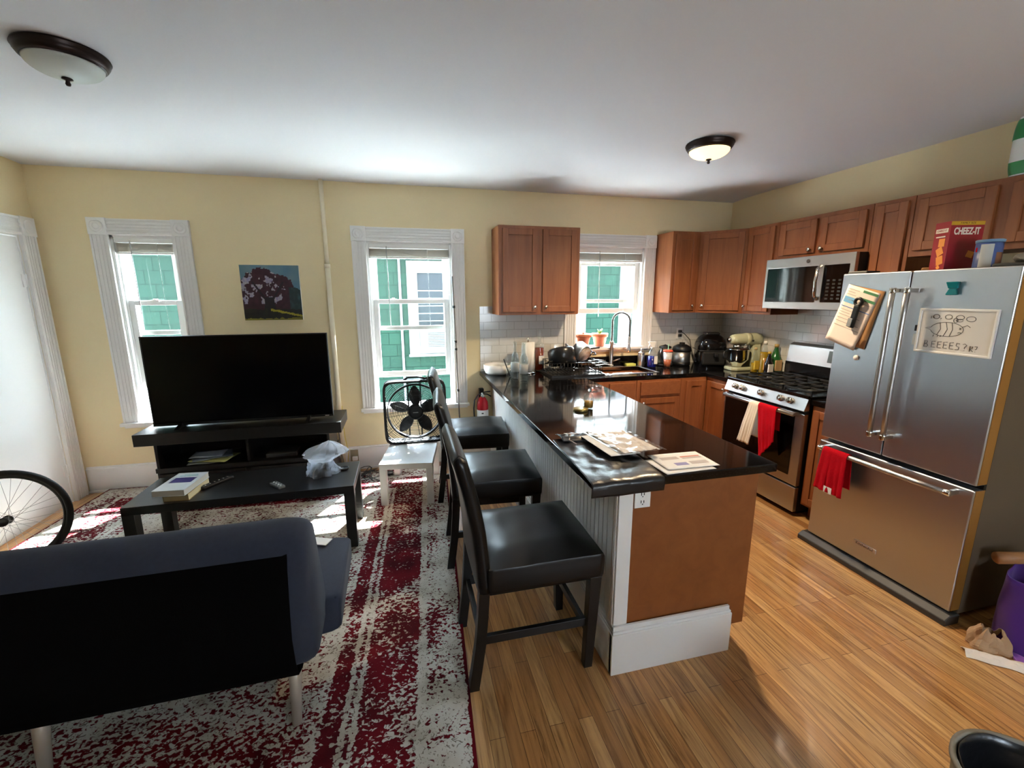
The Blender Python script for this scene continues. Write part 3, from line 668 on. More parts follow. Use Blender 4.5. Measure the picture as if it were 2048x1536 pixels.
# ------------------------------------------------------------------ stove
def stove():
    t = thing('gas_stove', 'stainless freestanding gas stove with black grates and towels on its handle', 'stove', (2.71, -.962, 0), R_)
    w = .80
    mk('body', B().box(.004, w-.004, .035, .67, .03, .885).box(.03, w-.03, .08, .64, 0, .03), M_blackm, t, bev=.003)
    o = mk('oven_door', B().slab([0, .055, w-.075, w], [.235, .33, .73, .775], lambda x, z: True, 0, .034, 'y'), M_steel, t, bev=.004)
    mk('door_glass', B().box(.02, w-.075, -.004, 0, .30, .765), bpy.data.materials['black_glass'], o)
    h = B().tube([(.055, -.055, .77), (w/2, -.062, .772), (w-.04, -.055, .77)], .014, 12)
    for x in (.07, w-.055): h.box(x-.012, x+.012, -.055, 0, .758, .782)
    mk('oven_handle', h, M_steel, o)
    mk('storage_drawer', B().box(0, w, 0, .034, .035, .222), M_steel, t, bev=.004)
    mk('control_panel', B().prism([(-.012, .80), (.035, .80), (.035, .898), (.022, .898)], 0, w, 'x'), M_steel, t, bev=.002)
    for x in (.115, .195, .395, .585, .67):
        M = Matrix.Translation((x, .004, .848)) @ Matrix.Rotation(PI/2-.32, 4, 'X')
        k = mk('burner_knob', B().lathe([(.024, 0), (.022, .022), (.019, .026), (.0001, .027)], n=20, M=M), M_chrome, t)
        mk('grip', B(M).box(-.004, .004, -.020, .020, .026, .036), M_chrome, k, bev=.002)
    mk('cooktop', B().box(.0, w, .02, .60, .885, .902).box(.0, w, .012, .03, .886, .910), pm('black_enamel', c3(10, 10, 11), .18), t, bev=.003)
    for gx in range(3):     # three cast iron grates
        x0 = .03+gx*.25; x1 = x0+.24; b = B()
        zt = .935
        for x in (x0, x1-.012): b.box(x, x+.012, .07, .56, zt-.014, zt)
        for y in (.07, .31, .548): b.box(x0, x1, y, y+.012, zt-.014, zt)
        for y in (.19, .43): b.box(x0, x1, y-.005, y+.005, zt-.012, zt)
        b.box((x0+x1)/2-.006, (x0+x1)/2+.006, .07, .56, zt-.012, zt)
        for x in (x0, x1-.012):
            for y in (.07, .548): b.box(x, x+.012, y, y+.012, .902, zt)
        mk('grate', b, M_blackm, t, bev=.002)
        for y in (.19, .43):
            if gx == 1 and y == .43: continue
            mk('burner_cap', B().lathe([(.048, .902), (.05, .910), (.038, .914), (.038, .920), (.0001, .921)], (x0+x1)/2, y, 20), M_dkgrey, t)
    mk('backguard', B().prism([(.60, .905), (.68, .905), (.68, 1.185), (.655, 1.195), (.62, 1.175), (.60, 1.03)], 0.01, w-.01, 'x'), M_steel, t, bev=.003)
    mk('backguard_strip', B().box(.01, w-.01, .594, .60, .905, 1.03), bpy.data.materials['black_enamel'], t)
    p = B(Matrix.Translation((0, .602, 1.045)) @ Matrix.Rotation(-.13, 4, 'X')).box(.40, .66, -.004, .006, .02, .115)
    mk('display_panel', p, pm('display_green', c3(48, 58, 54), .15), t)
stove()

# ------------------------------------------------------------------ refrigerator
def fridge():
    t = thing('refrigerator', 'tall stainless french door refrigerator with bottom freezer drawer', 'refrigerator', (2.551, -2.035, 0), R_)
    w = .795
    mk('case', B().box(.006, w-.006, .075, .80, .03, 1.70), pm('brown_grey_side', c3(92, 78, 62), .55), t, bev=.004)
    M_side = pm('door_edge_reflection', c3(178, 128, 62), .4, .6)  # orange colour painted in for the wood reflected on the door sides
    for nm, a, c in (('left', .0, .366), ('right', .372, w)):
        o = mk('fridge_door', B().box(a, c, 0, .065, .725, 1.724), M_steelv, t, bev=.006, seg=3)
    mk('door_side_reflection', B().box(w, w+.002, .008, .066, .73, 1.72).box(w, w+.002, .008, .066, .065, .70), M_side, t)
    mk('freezer_drawer', B().box(0, w, 0, .065, .06, .70), M_steelv, t, bev=.006, seg=3)
    mk('gasket', B().box(.004, w-.004, .062, .08, .06, 1.715), M_blackm, t)
    for x in (.335, .405):
        h = B().tube([(x, -.062, .845), (x, -.066, 1.0), (x, -.066, 1.5), (x, -.062, 1.625)], .0135, 14)
        o = mk('door_handle', h, M_steel, t)
        k = B()
        for z in (.845, 1.625):
            k.cyl((x, -.062, z-.014), (x, -.062, z+.014), .0155); k.box(x-.011, x+.011, -.062, 0, z-.010, z+.010)
        mk('handle_bracket', k, M_chrome, o, bev=.002)
    h = B().tube([(.065, -.062, .672), (.2, -.068, .672), (.6, -.068, .672), (w-.065, -.062, .672)], .0135, 14)
    o = mk('drawer_handle', h, M_steel, t); k = B()
    for x in (.065, w-.065): k.cyl((x-.014, -.062, .672), (x+.014, -.062, .672), .0155); k.box(x-.010, x+.010, -.062, 0, .661, .683)
    mk('handle_bracket', k, M_chrome, o, bev=.002)
    mk('toe_grille', B().prism([(-.045, 0), (.05, 0), (.05, .052), (-.01, .052), (-.045, .03)], -.03, w+.02, 'x'), M_dkgrey, t, bev=.006)
    p = mk('maker_plate', B().box(.30, .43, -.004, 0, .150, .176), pm('plate_silver', c3(205, 200, 195), .3, .6), t, bev=.002)
    text('lettering', 'KitchenAid', .022, M_dkgrey, t, Matrix.Translation((.365, -.0045, .163)) @ Matrix.Rotation(PI/2, 4, 'X'), .0003)
    for x in (.01, w-.12): mk('hinge_cover', B().box(x, x+.11, .02, .12, 1.724, 1.738), M_dkgrey, t, bev=.004)
    mk('roof_panel', B().box(.006, w-.006, .07, .80, 1.70, 1.722), M_dkgrey, t, bev=.003)
fridge()

# ------------------------------------------------------------------ ceiling lamps
def lamp_fix(name, label, x, y, on):
    t = thing(name, label, 'ceiling lamp', (x, y, H-.004), 0, 'flush ceiling lamps')
    s_ = .84; t.scale = (s_, s_, s_)
    mk('metal_pan', B().lathe([(.172, 0), (.176, -.010), (.166, -.016), (.170, -.024), (.160, -.040), (.148, -.052), (.144, -.046), (.150, -.03), (.150, -.004)], n=48), M_bronze, t)
    pr = [(.146, -.048)]
    for k in range(1, 11):
        a = k/10*PI/2; pr.append((.146*math.cos(a)+.0001, -.048-.062*math.sin(a)))
    m = pm('lit_glass_bowl', c3(255, 226, 170), .5, emit=(1.0, .76, .40, 1), es=LAMP) if on else M_frost
    mk('glass_bowl', B().lathe(pr, n=48), m, t)
    mk('finial', B().lathe([(.004, -.105), (.020, -.110), (.022, -.114), (.008, -.120), (.009, -.128), (.011, -.134), (.008, -.142), (.0001, -.144)], n=20), M_bronze, t)
    if on:
        d = bpy.data.lights.new('lamp_bulb', 'SPOT'); d.energy = 95*on; d.color = (1, .76, .48); d.shadow_soft_size = .07; d.spot_size = 2.75; d.spot_blend = .8
        o = bpy.data.objects.new('lamp_bulb', d); COL.objects.link(o); o.parent = t; o.location = (0, 0, -.16)
    return t
lamp_fix('ceiling_lamp', 'unlit bronze flush ceiling lamp with frosted bowl over the sofa', -1.262, -1.835, 0)
lamp_fix('ceiling_lamp', 'glowing bronze flush ceiling lamp over the kitchen', 1.965, -1.50, 1)

# ------------------------------------------------------------------ picture
def painting():
    N = 90; vs = []; fs = []; cols = []
    for j in range(N+1):
        for i in range(N+1): vs.append((i/N, 0, j/N))
    def colr(u, v):
        n1 = noise.noise(Vector((u*6, v*6, 3))); n2 = noise.noise(Vector((u*15, v*13, 7))); n3 = noise.noise(Vector((u*30, v*26, 1)))
        sky = (92-20*n1, 124-10*n1, 138)
        K = [(0, .72), (.1, .84), (.3, .95), (.5, .92), (.6, .83), (.72, .82), (.85, .72), (.9, .60), (1, .58)]
        i = max(q for q in range(len(K)-1) if K[q][0] <= u); top = K[i][1]+(K[i+1][1]-K[i][1])*(u-K[i][0])/(K[i+1][0]-K[i][0])+.05*n2+.03*n3
        c = sky
        if v < top:
            c = (58+14*n2, 26+8*n2, 38+10*n2)
            if u > .8 and v < .6: c = (34+20*n2, 52+40*max(0, n2), 54+40*max(0, n2))
            if noise.noise(Vector((u*10+2, v*9, 5)))+.45*n3 > .16 and .30 < v < .88 and u < .74 and not (u > .6 and v > .66): c = (150+30*n3, 146+30*n3, 166+20*n1)
        tr = abs(u-.45)
        if v < .42 and tr < .08+.25*max(0, .3-v): c = (26, 26, 34)
        for dx in (-1, 1):
            if .25 < v < .7 and abs((u-.45)-dx*(v-.28)*.62) < .02: c = (30, 24, 32)
        if v < .20+.04*n2: c = (28+10*n2, 30+12*n2, 26)
        if v < .035+.03*n2: c = (120, 112, 40)
        if .45 < u and abs(v-(.16-.22*(u-.6))) < .020+.012*n2: c = (150, 140, 40)
        return c3(*[max(0, min(255, q)) for q in c])
    for j in range(N):
        for i in range(N): fs.append((j*(N+1)+i, j*(N+1)+i+1, (j+1)*(N+1)+i+1, (j+1)*(N+1)+i)); cols.append(colr((i+.5)/N, (j+.5)/N))
    b = B(Matrix.Diagonal((.448, 1, .452, 1))); b.add(vs, fs)
    t = thing('canvas_painting', 'small square canvas painting of a dark tree hanging above the television', 'painting', (-1.288, -.030, 1.408))
    mk('canvas', B().box(0, .448, .0005, .028, 0, .452), M_paper, t)
    me = bpy.data.meshes.new('painted_face'); me.from_pydata(b.v, [], b.f); a = me.color_attributes.new('paint', 'BYTE_COLOR', 'CORNER')
    k = 0
    for fi, p in enumerate(me.polygons):
        for _ in p.vertices: a.data[k].color = cols[fi]; k += 1
    m = pm('oil_paint', (1, 1, 1, 1), .5, bump=.2, bscale=60); q, l = base(m); at = nd(m, 'ShaderNodeAttribute', attribute_name='paint'); l.new(at.outputs[0], q.inputs['Base Color'])
    me.materials.append(m); o = bpy.data.objects.new('painted_face', me); COL.objects.link(o); o.parent = t
painting()

# ------------------------------------------------------------------ television, stand
t = thing('television', 'large black flat screen television standing on the black media console', 'television', (-1.225, -.45, .637))
mk('panel_frame', B().slab([-.632, -.624, .624, .632], [.012, .028, .678, .686], lambda x, z: not (abs(x) < .624 and .028 < z < .678), -.012, .02, 'y').box(-.624, .624, 0, .02, .028, .678), M_black, t, bev=.0015)
mk('screen', B().box(-.624, .624, -.008, -.001, .028, .678), M_tvs, t)
mk('rear_housing', B().box(-.5, .5, .02, .065, .10, .5), M_blackm, t, bev=.01)
mk('badge', B().box(.57, .60, -.0135, -.012, .016, .022), M_white, t)
for s in (-1, 1): mk('stand_foot', B().hexa([(s*.45-.015, -.10, 0), (s*.45+.015, -.10, 0), (s*.45+.015, .12, 0), (s*.45-.015, .12, 0)], [(s*.45-.01, -.01, .03), (s*.45+.01, -.01, .03), (s*.45+.01, .02, .03), (s*.45-.01, .02, .03)]), M_black, t)
t = thing('media_console', 'black media console with open shelves under the television', 'tv stand', (-1.21, -.42, 0))
mk('top_board', B().box(-.712, .69, -.20, .20, .548, .636), M_lack, t, bev=.002)
b = B(); b.box(-.592, -.572, -.195, .17, .37, .548).box(.578, .598, -.195, .17, .37, .548).box(-.572, .578, .155, .17, .37, .548)
mk('side_boards', b, M_lack, t, bev=.001)
mk('divider', B().box(.0, .018, -.18, .155, .372, .546), M_lack, t)
mk('shelf_board', B().box(-.602, .608, -.2, .19, .335, .37), M_lack, t, bev=.0015)
mk('lower_box', B().box(-.598, .604, -.19, .19, .03, .335).box(-.58, .58, -.16, .16, 0, .03), M_lack, t, bev=.002)
for x in (-.30, .31): mk('drawer_front', B().box(x-.285, x+.285, -.205, -.1905, .045, .325), M_lack, t, bev=.002)
# papers in the left bay
pz = .372
for i, (x, y, rz, w, d, col, lab) in enumerate(((-1.50, -.50, .12, .26, .18, c3(120, 124, 120), 'grey magazine lowest in the paper pile on the console shelf'), (-1.47, -.49, -.25, .28, .20, c3(176, 178, 108), 'yellowish sheet sticking out of the console shelf'),
        (-1.49, -.47, .35, .26, .18, c3(110, 120, 130), 'blue-grey leaflet on the console shelf paper pile'), (-1.52, -.46, .05, .22, .15, c3(190, 204, 222), 'bright blue-white leaflet on top of the console shelf papers'))):
    def f(u, v, w=w, d=d, i=i): return ((u-.5)*w, (v-.5)*d, .0015+.010*i+.005*noise.noise(Vector((u*2.5+i, v*2.5, i)))+.004)
    o = mk('loose_paper', B().sheet(f, 8, 6, .004), pm('paper_%d' % i, col, .7), loc=(x, y, pz), rz=rz); tag(o, lab, 'paper', 'papers on the console shelf')
o = mk('cable_box', B().box(-.11, .11, -.07, .07, 0, .03), M_dkgrey, loc=(-.98, -.50, .3705), bev=.003); tag(o, 'slim dark grey box in the right bay of the console', 'cable box')

# ------------------------------------------------------------------ coffee table & things on it
def parsons(name, label, cat, x0, x1, y0, y1, h, th, leg, mat):
    t = thing(name, label, cat, ((x0+x1)/2, (y0+y1)/2, .013)); a, d, h = (x1-x0)/2, (y1-y0)/2, h-.013
    mk('tabletop', B().box(-a, a, -d, d, h-th, h), mat, t, bev=.002)
    for sx in (-1, 1):
        for sy in (-1, 1): mk('leg', B().box(sx*a, sx*(a-leg), sy*d, sy*(d-leg), 0, h-th), mat, t, bev=.0015)
    return t
parsons('coffee_table', 'long low black coffee table in front of the sofa', 'table', -1.60, -.355, -1.435, -1.0, .44, .05, .062, M_lack)
parsons('side_table', 'small white low table holding the box fan', 'table', -.190, .210, -.924, -.294, .357, .045, .05, M_white).rotation_euler = (0, 0, -.15)
TZ = .4405
def book(name, label, w, d, h, loc, rz, cov, page, band=None):
    t = thing(name, label, 'book', loc, rz, 'books on the coffee table')
    mk('cover', B().box(-w/2, w/2, -d/2, d/2, h-.002, h).box(-w/2, w/2, -d/2, d/2, 0, .002).box(-w/2, -w/2+.002, -d/2, d/2, 0, h), cov, t, bev=.0006)
    mk('pages', B().box(-w/2+.002, w/2-.003, -d/2+.003, d/2-.003, .002, h-.002), page, t)
    if band: mk('cover_picture', B().box(-w*.34, w*.36, -d*.08, d*.20, h, h+.0006), band, t); mk('cover_title', B().box(-w*.3, w*.3, d*.28, d*.33, h, h+.0006).box(-w*.2, w*.25, d*.36, d*.39, h, h+.0006), pm('title_teal', c3(130, 170, 176), .5), t)
book('book', 'thick book with tan cover lying under the white textbook', .135, .25, .040, (-1.325, -1.285, TZ), -.06, pm('tan_cover', c3(168, 140, 84), .6), pm('yellowed_pages', c3(214, 196, 150), .8))
book('book', 'large white paperback textbook with purple band on the cover, on top of the tan book', .172, .27, .036, (-1.345, -1.295, TZ+.0405), -.10, pm('glossy_white_cover', c3(214, 222, 226), .25), pm('white_pages', c3(210, 204, 192), .8), pm('purple_band', c3(70, 62, 128), .3))
def remote(label, w, d, loc, rz, col, nb):
    t = thing('remote_control', label, 'remote', loc, rz)
    mk('body', B().box(-w/2, w/2, -d/2, d/2, 0, .018), col, t, bev=.006)
    for i in range(3):
        for j in range(nb):
            mk('button', B().lathe([(.0045, .018), (.004, .0195), (.0001, .0196)], (i-1)*w*.26, -d*.36+j*d*.72/(nb-1), 8), M_dkgrey if i != 1 else M_white, t)
remote('long black remote control lying diagonally beside the books', .045, .20, (-1.20, -1.19, TZ), -.62, M_black, 6)
remote('short grey remote control alone in the middle of the coffee table', .042, .115, (-.815, -1.333, TZ), .72, pm('grey_remote', c3(96, 100, 98), .5), 4)
o = mk('coaster', B().lathe([(.032, 0), (.034, .006), (.034, .012), (.028, .012), (.027, .006), (.0001, .005)], n=24), M_black, loc=(-.448, -1.135, TZ)); tag(o, 'small round black lid lying on the coffee table by the plastic bag', 'lid')
def plastic_bag():
    t = thing('plastic_bag', 'crumpled translucent plastic bag slumped on the right end of the coffee table', 'bag', (-.575, -1.20, TZ))
    def f(u, v):
        a = 2*PI*u; h = v
        r = (1-h)**.55*.085+.018*(h > .6)+.045*max(0, math.sin((h-.42)*PI/.55))*(h > .42)
        if h > .97: r *= .4
        q = noise.noise(Vector((math.cos(a)*2.2, math.sin(a)*2.2, h*4)))*.034*(1-h*.3)+noise.noise(Vector((math.cos(a)*5, math.sin(a)*5, h*7)))*.014
        r = max(.006, r+q)
        return (r*math.cos(a)*1.15+.055*h*h, r*math.sin(a)*.8, .004+h*.225+.012*noise.noise(Vector((a, h*5, 2))))
    mk('bag_film', B().sheet(f, 40, 26, 0, smooth=False), M_bag, t)
    mk('dark_contents', B().box(-.06, .05, -.04, .04, .012, .05).box(-.02, .05, -.03, .03, .05, .09), M_dkgrey, t, bev=.008)
plastic_bag()

# ------------------------------------------------------------------ sofa
def sofa():
    t = thing('futon_sofa', 'dark blue-grey armless futon sofa seen from behind, on pale tapered legs', 'sofa', (-.31, -2.45, .013), .02)
    L = 1.80
    def loft(prof, ends, name, mat, bx=.03):
        "profile in (y,z) swept along -x, with the ends rounded off"
        cy = sum(p[0] for p in prof)/len(prof); cz = sum(p[1] for p in prof)/len(prof)
        xs = [(0, .80), (-.012, .90), (-.035, .965), (-.075, 1.0), (-L+.075, 1), (-L+.035, .965), (-L+.012, .90), (-L, .80)]
        n = len(prof); vs = []; fs = []
        for x, s in xs:
            for y, z in prof: vs.append((x+ends, cy+(y-cy)*(s*.5+.5), cz+(z-cz)*(s*.6+.4)))
        for i in range(len(xs)-1):
            for k in range(n): k2 = (k+1) % n; fs.append((i*n+k, i*n+k2, (i+1)*n+k2, (i+1)*n+k))
        fs += [tuple(range(n)), tuple(range((len(xs)-1)*n, len(xs)*n))[::-1]]
        return mk(name, B().add(vs, fs, True), mat, t)
    def rnd(poly, r, n=5):
        out = []; m = len(poly)
        for i in range(m):
            p = Vector(poly[i]); a = (Vector(poly[i-1])-p); c = (Vector(poly[(i+1) % m])-p); ra = min(r, a.length*.45, c.length*.45)
            A = p+a.normalized()*ra; C = p+c.normalized()*ra
            for k in range(n+1): u = k/n; out.append(tuple(A*(1-u)**2+p*2*u*(1-u)+C*u*u))
        return out
    seat = rnd([(.50, .27), (.50, .385), (-.02, .385), (-.06, .25)], .035)
    loft(seat, 0, 'seat_cushion', M_couch)
    back = rnd([(-.005, .30), (.03, .40), (-.09, .80), (-.16, .835), (-.235, .80), (-.285, .45), (-.24, .275)], .07)
    loft(back, -.055, 'back_cushion', M_couch)
    # black dust cloth stretched over the rear of the backrest
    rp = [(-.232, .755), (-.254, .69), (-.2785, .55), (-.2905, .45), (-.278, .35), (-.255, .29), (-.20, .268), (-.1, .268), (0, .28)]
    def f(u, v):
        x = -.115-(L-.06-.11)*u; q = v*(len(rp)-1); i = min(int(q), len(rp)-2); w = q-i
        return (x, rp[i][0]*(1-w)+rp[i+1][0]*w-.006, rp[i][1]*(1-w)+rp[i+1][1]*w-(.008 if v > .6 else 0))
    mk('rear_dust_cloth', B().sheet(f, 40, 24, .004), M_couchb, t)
    M_leg = pm('pale_chromed_leg', c3(196, 188, 176), .35, .3)
    for x in (-.15, -.92, -1.66):
        for y0, y1 in ((-.16, -.185), (.36, .44)):
            mk('leg', B().tube([(x, y0, .29), (x-.01, y1, 0)], .02, 12, rr=[.026, .017]), M_leg, t)
    mk('seam_piping', B().tube([(-.018, .485, .372), (-.018, .2, .378), (-.018, -.0, .376)], .004, 6), M_couch, t)
sofa()
o = mk('note_card', B().box(-.045, .045, -.03, .03, 0, .004), M_paper, loc=(-.455, -2.01, .405), rz=-.4); tag(o, 'small white card lying on the sofa seat', 'card')

# ------------------------------------------------------------------ stools
def stool(label):
    t = thing('counter_stool', label, 'stool', (0, 0, 0), 0, 'counter stools along the peninsula')
    def seatf(u, v):
        x = -.20+.475*u; y = -.245+.49*v
        e = min(u, 1-u)*4; g = min(v, 1-v)*4; e = min(1, e); g = min(1, g)
        z = .574+.036*math.sin(min(e, 1)*PI/2)*math.sin(min(g, 1)*PI/2)-.014*math.exp(-((u-.18)**2*30+(v-.5)**2*8))+.003*math.sin(u*7+v*3)*math.sin(v*PI)+.0015*noise.noise(Vector((u*5, v*5, 0)))
        return (x, y, z)
    b = B(); b.sheet(seatf, 24, 24); N = 24; w = N+1
    # wrap the sides down to the seat rail
    rim = [(i, 0) for i in range(w)]+[(N, j) for j in range(1, w)]+[(i, N) for i in range(N-1, -1, -1)]+[(0, j) for j in range(N-1, 0, -1)]
    P = [Vector(seatf(i/N, j/N)) for i, j in rim]; vs = []; fs = []; c = Vector((.0375, 0, 0)); n = len(P)
    for lv, (dz, s) in enumerate(((0, 1), (-.012, 1.012), (-.03, 1.016), (-.095, 1.006), (-.115, .985), (-.115, .1))):
        for p in P: q = Vector((c.x+(p.x-c.x)*s, p.y*s, (p.z if lv == 0 else .578)+dz)); vs.append(tuple(q))
    for lv in range(5):
        for k in range(n): fs.append((lv*n+k, lv*n+(k+1) % n, (lv+1)*n+(k+1) % n, (lv+1)*n+k))
    fs.append(tuple(range(5*n, 6*n)))
    b.add(vs, fs, True); mk('seat', b, M_leather, t)
    # upholstered back, gently leaning
    C = [(-.212, .47), (-.218, .58), (-.232, .72), (-.256, .85), (-.284, .96), (-.304, 1.03)]
    def cv(h):
        q = h*(len(C)-1); i = min(int(q), len(C)-2); w = q-i; return (C[i][0]*(1-w)+C[i+1][0]*w, C[i][1]*(1-w)+C[i+1][1]*w)
    vs = []; fs = []; NL = 18; ring = 14
    for k in range(NL+1):
        h = k/NL; x, z = cv(h); ys = 1
        sec = []
        for j in range(ring):          # rounded rectangle section
            a = 2*PI*(j+.5)/ring; ca, sa = math.cos(a), math.sin(a)
            px = (abs(ca)**.35)*(1 if ca > 0 else -1)*.031; py = (abs(sa)**.35)*(1 if sa > 0 else -1)*.243
            top = max(0, (h-.93)/.07); px *= math.sqrt(max(0.02, 1-top*top*.96)); py *= 1-.03*top
            vs.append((x+px, py, z))
    for i in range(NL):
        for k in range(ring): fs.append((i*ring+k, i*ring+(k+1) % ring, (i+1)*ring+(k+1) % ring, (i+1)*ring+k))
    fs += [tuple(range(ring))[::-1], tuple(range(NL*ring, (NL+1)*ring))]
    mk('backrest', B().add(vs, fs, True), M_leather, t)
    st = B()
    for y in (-.232, -.225): st.tube([(cv(.97)[0]-.02, y, cv(.97)[1]), (cv(.97)[0]+.0, y, cv(.97)[1]+.021), (cv(.97)[0]+.022, y, cv(.97)[1]+.004)], .0012, 5)
    mk('stitching', st, M_black, t)
    for s in (-1, 1):
        mk('leg', B().hexa([(.225, s*.185-.02, 0), (.262, s*.185-.02, 0), (.262, s*.185+.02, 0), (.225, s*.185+.02, 0)], [(.222, s*.222-.022, .47), (.272, s*.222-.022, .47), (.272, s*.222+.022, .47), (.222, s*.222+.022, .47)]), M_blackwood, t, bev=.002)
        pts = [(-.262, 0), (-.248, .10), (-.232, .22), (-.222, .35), (-.216, .47)]; b = B()
        for i in range(4):
            (x0, z0), (x1, z1) = pts[i], pts[i+1]; y0 = s*(.185+.025*z0/.47); y1 = s*(.185+.025*z1/.47)
            b.hexa([(x0-.021, y0-.02, z0), (x0+.021, y0-.02, z0), (x0+.021, y0+.02, z0), (x0-.021, y0+.02, z0)], [(x1-.021, y1-.02, z1), (x1+.021, y1-.02, z1), (x1+.021, y1+.02, z1), (x1-.021, y1+.02, z1)])
        mk('leg', b, M_blackwood, t)
        mk('stretcher', B().box(-.225, .235, s*.196-.010, s*.196+.010, .215, .253), M_blackwood, t, bev=.002)
    mk('stretcher', B().box(.234, .254, -.18, .18, .155, .193), M_blackwood, t, bev=.002)
    mk('stretcher', B().box(-.236, -.216, -.18, .18, .215, .253), M_blackwood, t, bev=.002)
    return t
s1 = stool('black leatherette counter stool nearest the viewer, by the bag on the worktop')
s1.location = (.470, -2.445, 0)
s2 = dup(s1, None, (.474, -1.635, 0), -.075); s2['label'] = 'black leatherette counter stool in the middle of the row of three'
s3 = dup(s1, None, (.490, -.775, 0), -.10); s3['label'] = 'black leatherette counter stool nearest the window and fire extinguisher'

# ------------------------------------------------------------------ box fan
def fan():
    t = thing('box_fan', 'black box fan with five leaf shaped blades standing on the white table by the window', 'fan', (.062, -.405, .3575))
    w, h, d = .262, .275, .055; cz = .275
    def rr(a, W, Hh, p=9):
        ca, sa = math.cos(a), math.sin(a); q = (abs(ca/W)**p+abs(sa/Hh)**p)**(-1/p); return (q*ca, q*sa)
    n = 72; vs = []; fs = []
    prof = [(0, -d), (.010, -d-.004), (.018, -d), (.018, -d+.006), (.006, -d+.01), (.006, d-.01), (.018, d-.006), (.018, d), (0, d), (-.0, d)]
    for k in range(n):
        a = 2*PI*k/n
        for ins_, y in prof[:-1]:
            X, Z = rr(a, w-ins_, h-ins_); vs.append((X, y, cz+Z))
    m = len(prof)-1
    for k in range(n):
        for j in range(m): fs.append((k*m+j, k*m+(j+1) % m, ((k+1) % n)*m+(j+1) % m, ((k+1) % n)*m+j))
    mk('housing', B().add(vs, fs, True), M_blackm, t)
    vs = []; fs = []
    for k in range(n):
        a = 2*PI*k/n
        for r, y in ((.238, -.03), (.238, .03), (.230, .03), (.230, -.03)): vs.append((r*math.cos(a), y, cz+r*math.sin(a)))
    for k in range(n):
        for j in range(4): fs.append((k*4+j, k*4+(j+1) % 4, ((k+1) % n)*4+(j+1) % 4, ((k+1) % n)*4+j))
    mk('shroud', B().add(vs, fs, True), M_blackm, t)
    for nm, y in (('front_grille', -d), ('rear_grille', d)):
        b = B(); step = .0135 if y < 0 else .02; r = .07
        while r < .36:
            seg = []
            for k in range(121):
                a = 2*PI*k/120; x, z = r*math.cos(a), r*math.sin(a); X, Z = rr(a, w-.012, h-.012)
                if x*x+z*z <= X*X+Z*Z: seg.append((x, y, cz+z))
                else:
                    if len(seg) > 2: b.tube(seg, .0018 if y < 0 else .0012, 5)
                    seg = []
            if len(seg) > 2: b.tube(seg, .0018 if y < 0 else .0012, 5)
            r += step
        for k in range(12):
            a = 2*PI*k/12+.13; X, Z = rr(a, w-.01, h-.01); b.tube([(.06*math.cos(a), y+.002, cz+.06*math.sin(a)), (X, y+.002, cz+Z)], .0018, 5)
        mk(nm, b, M_blackm, t)
    hb = B(); Mx = Matrix.Translation((0, 0, cz)) @ Matrix.Rotation(PI/2, 4, 'X')
    hb.lathe([(.062, d-.008), (.064, d+.002), (.05, d+.006), (.048, d+.002), (.036, d+.004), (.0001, d+.006)], M=Mx, n=32)
    k = mk('grille_medallion', hb, M_blackm, t)
    mk('name_bar', B().box(-.022, .022, -d-.0075, -d-.005, cz-.003, cz+.004), pm('bar_grey', c3(150, 150, 150), .4), k)
    mk('motor_hub', B().lathe([(.06, -.03), (.062, .02), (.045, .03), (.0001, .032)], M=Mx, n=28), M_blackm, t)
    for q in range(5):
        a0 = PI/2+2*PI*q/5
        def f(u, v):
            r = .055+.165*u; wd = .010+.040*math.sin(PI*min(1, u*.93+.07))**.8; s = (v-.5)*2*wd
            a = a0; x = r*math.cos(a)-s*math.sin(a); z = r*math.sin(a)+s*math.cos(a)
            return (x, -.0+(v-.5)*.045*(1-.4*u), cz+z)
        mk('fan_blade', B().sheet(f, 12, 6, .002), pm('blade_black', c3(24, 24, 26), .4) if q == 0 else bpy.data.materials['blade_black'], t)
    b = B()
    for x in (-.055, .05): b.box(x-.006, x+.006, .028, .034, .03, .52)
    mk('motor_strut', b, M_blackm, t)
    for x in (-.15, .15): mk('foot', B().box(x-.02, x+.02, -.05, .05, 0, .012), M_dkgrey, t, bev=.002)
    mk('carry_handle', B().tube([(-.085, 0, .548), (-.05, 0, .572), (.03, 0, .574), (.08, 0, .560), (.10, 0, .55)], .009, 10), M_black, t)
    mk('speed_knob', B().lathe([(.018, .548), (.017, .572), (.0001, .574)], .115, 0, 16), M_black, t)
fan()
# cable, adaptor, box on the floor by the outlet
def squig(name, label, pts, r, mat, cat='cable', group=None, seedv=0):
    o = mk(name, B().tube(pts, r, 7), mat); tag(o, label, cat, group); return o
random.seed(4)
pts = []
for k in range(70): a = k*.55; pts.append((-.42+.10*math.cos(a)*(.6+.4*math.sin(k*.31))+.0011*k, -.13+.09*math.sin(a*1.13)-.0030*k, .018+.012*(k % 7)/7+.010*abs(math.sin(k*.7))))
squig('power_cable', 'tangle of dark cable on the rug by the wall outlet', pts, .0035, M_dkgrey)
o = mk('power_adapter', B().box(-.035, .035, -.03, .03, 0, .035), M_dkgrey, loc=(-.195, -.275, .0135), bev=.008); tag(o, 'dark power adapter on the rug under the white table', 'adapter')
o = mk('white_box', B().box(-.03, .03, -.025, .025, 0, .06), M_white, loc=(-.115, -.262, .0135), bev=.004); tag(o, 'small white box on the rug under the white table', 'box')
squig('yellow_cable', 'thin yellow cable hanging down behind the media console', [(-.575, -.09, .64), (-.580, -.08, .50), (-.572, -.07, .34), (-.562, -.07, .26), (-.552, -.06, .20), (-.560, -.05, .15), (-.575, -.05, .02)], .003, pm('yellow', c3(214, 190, 60), .5))
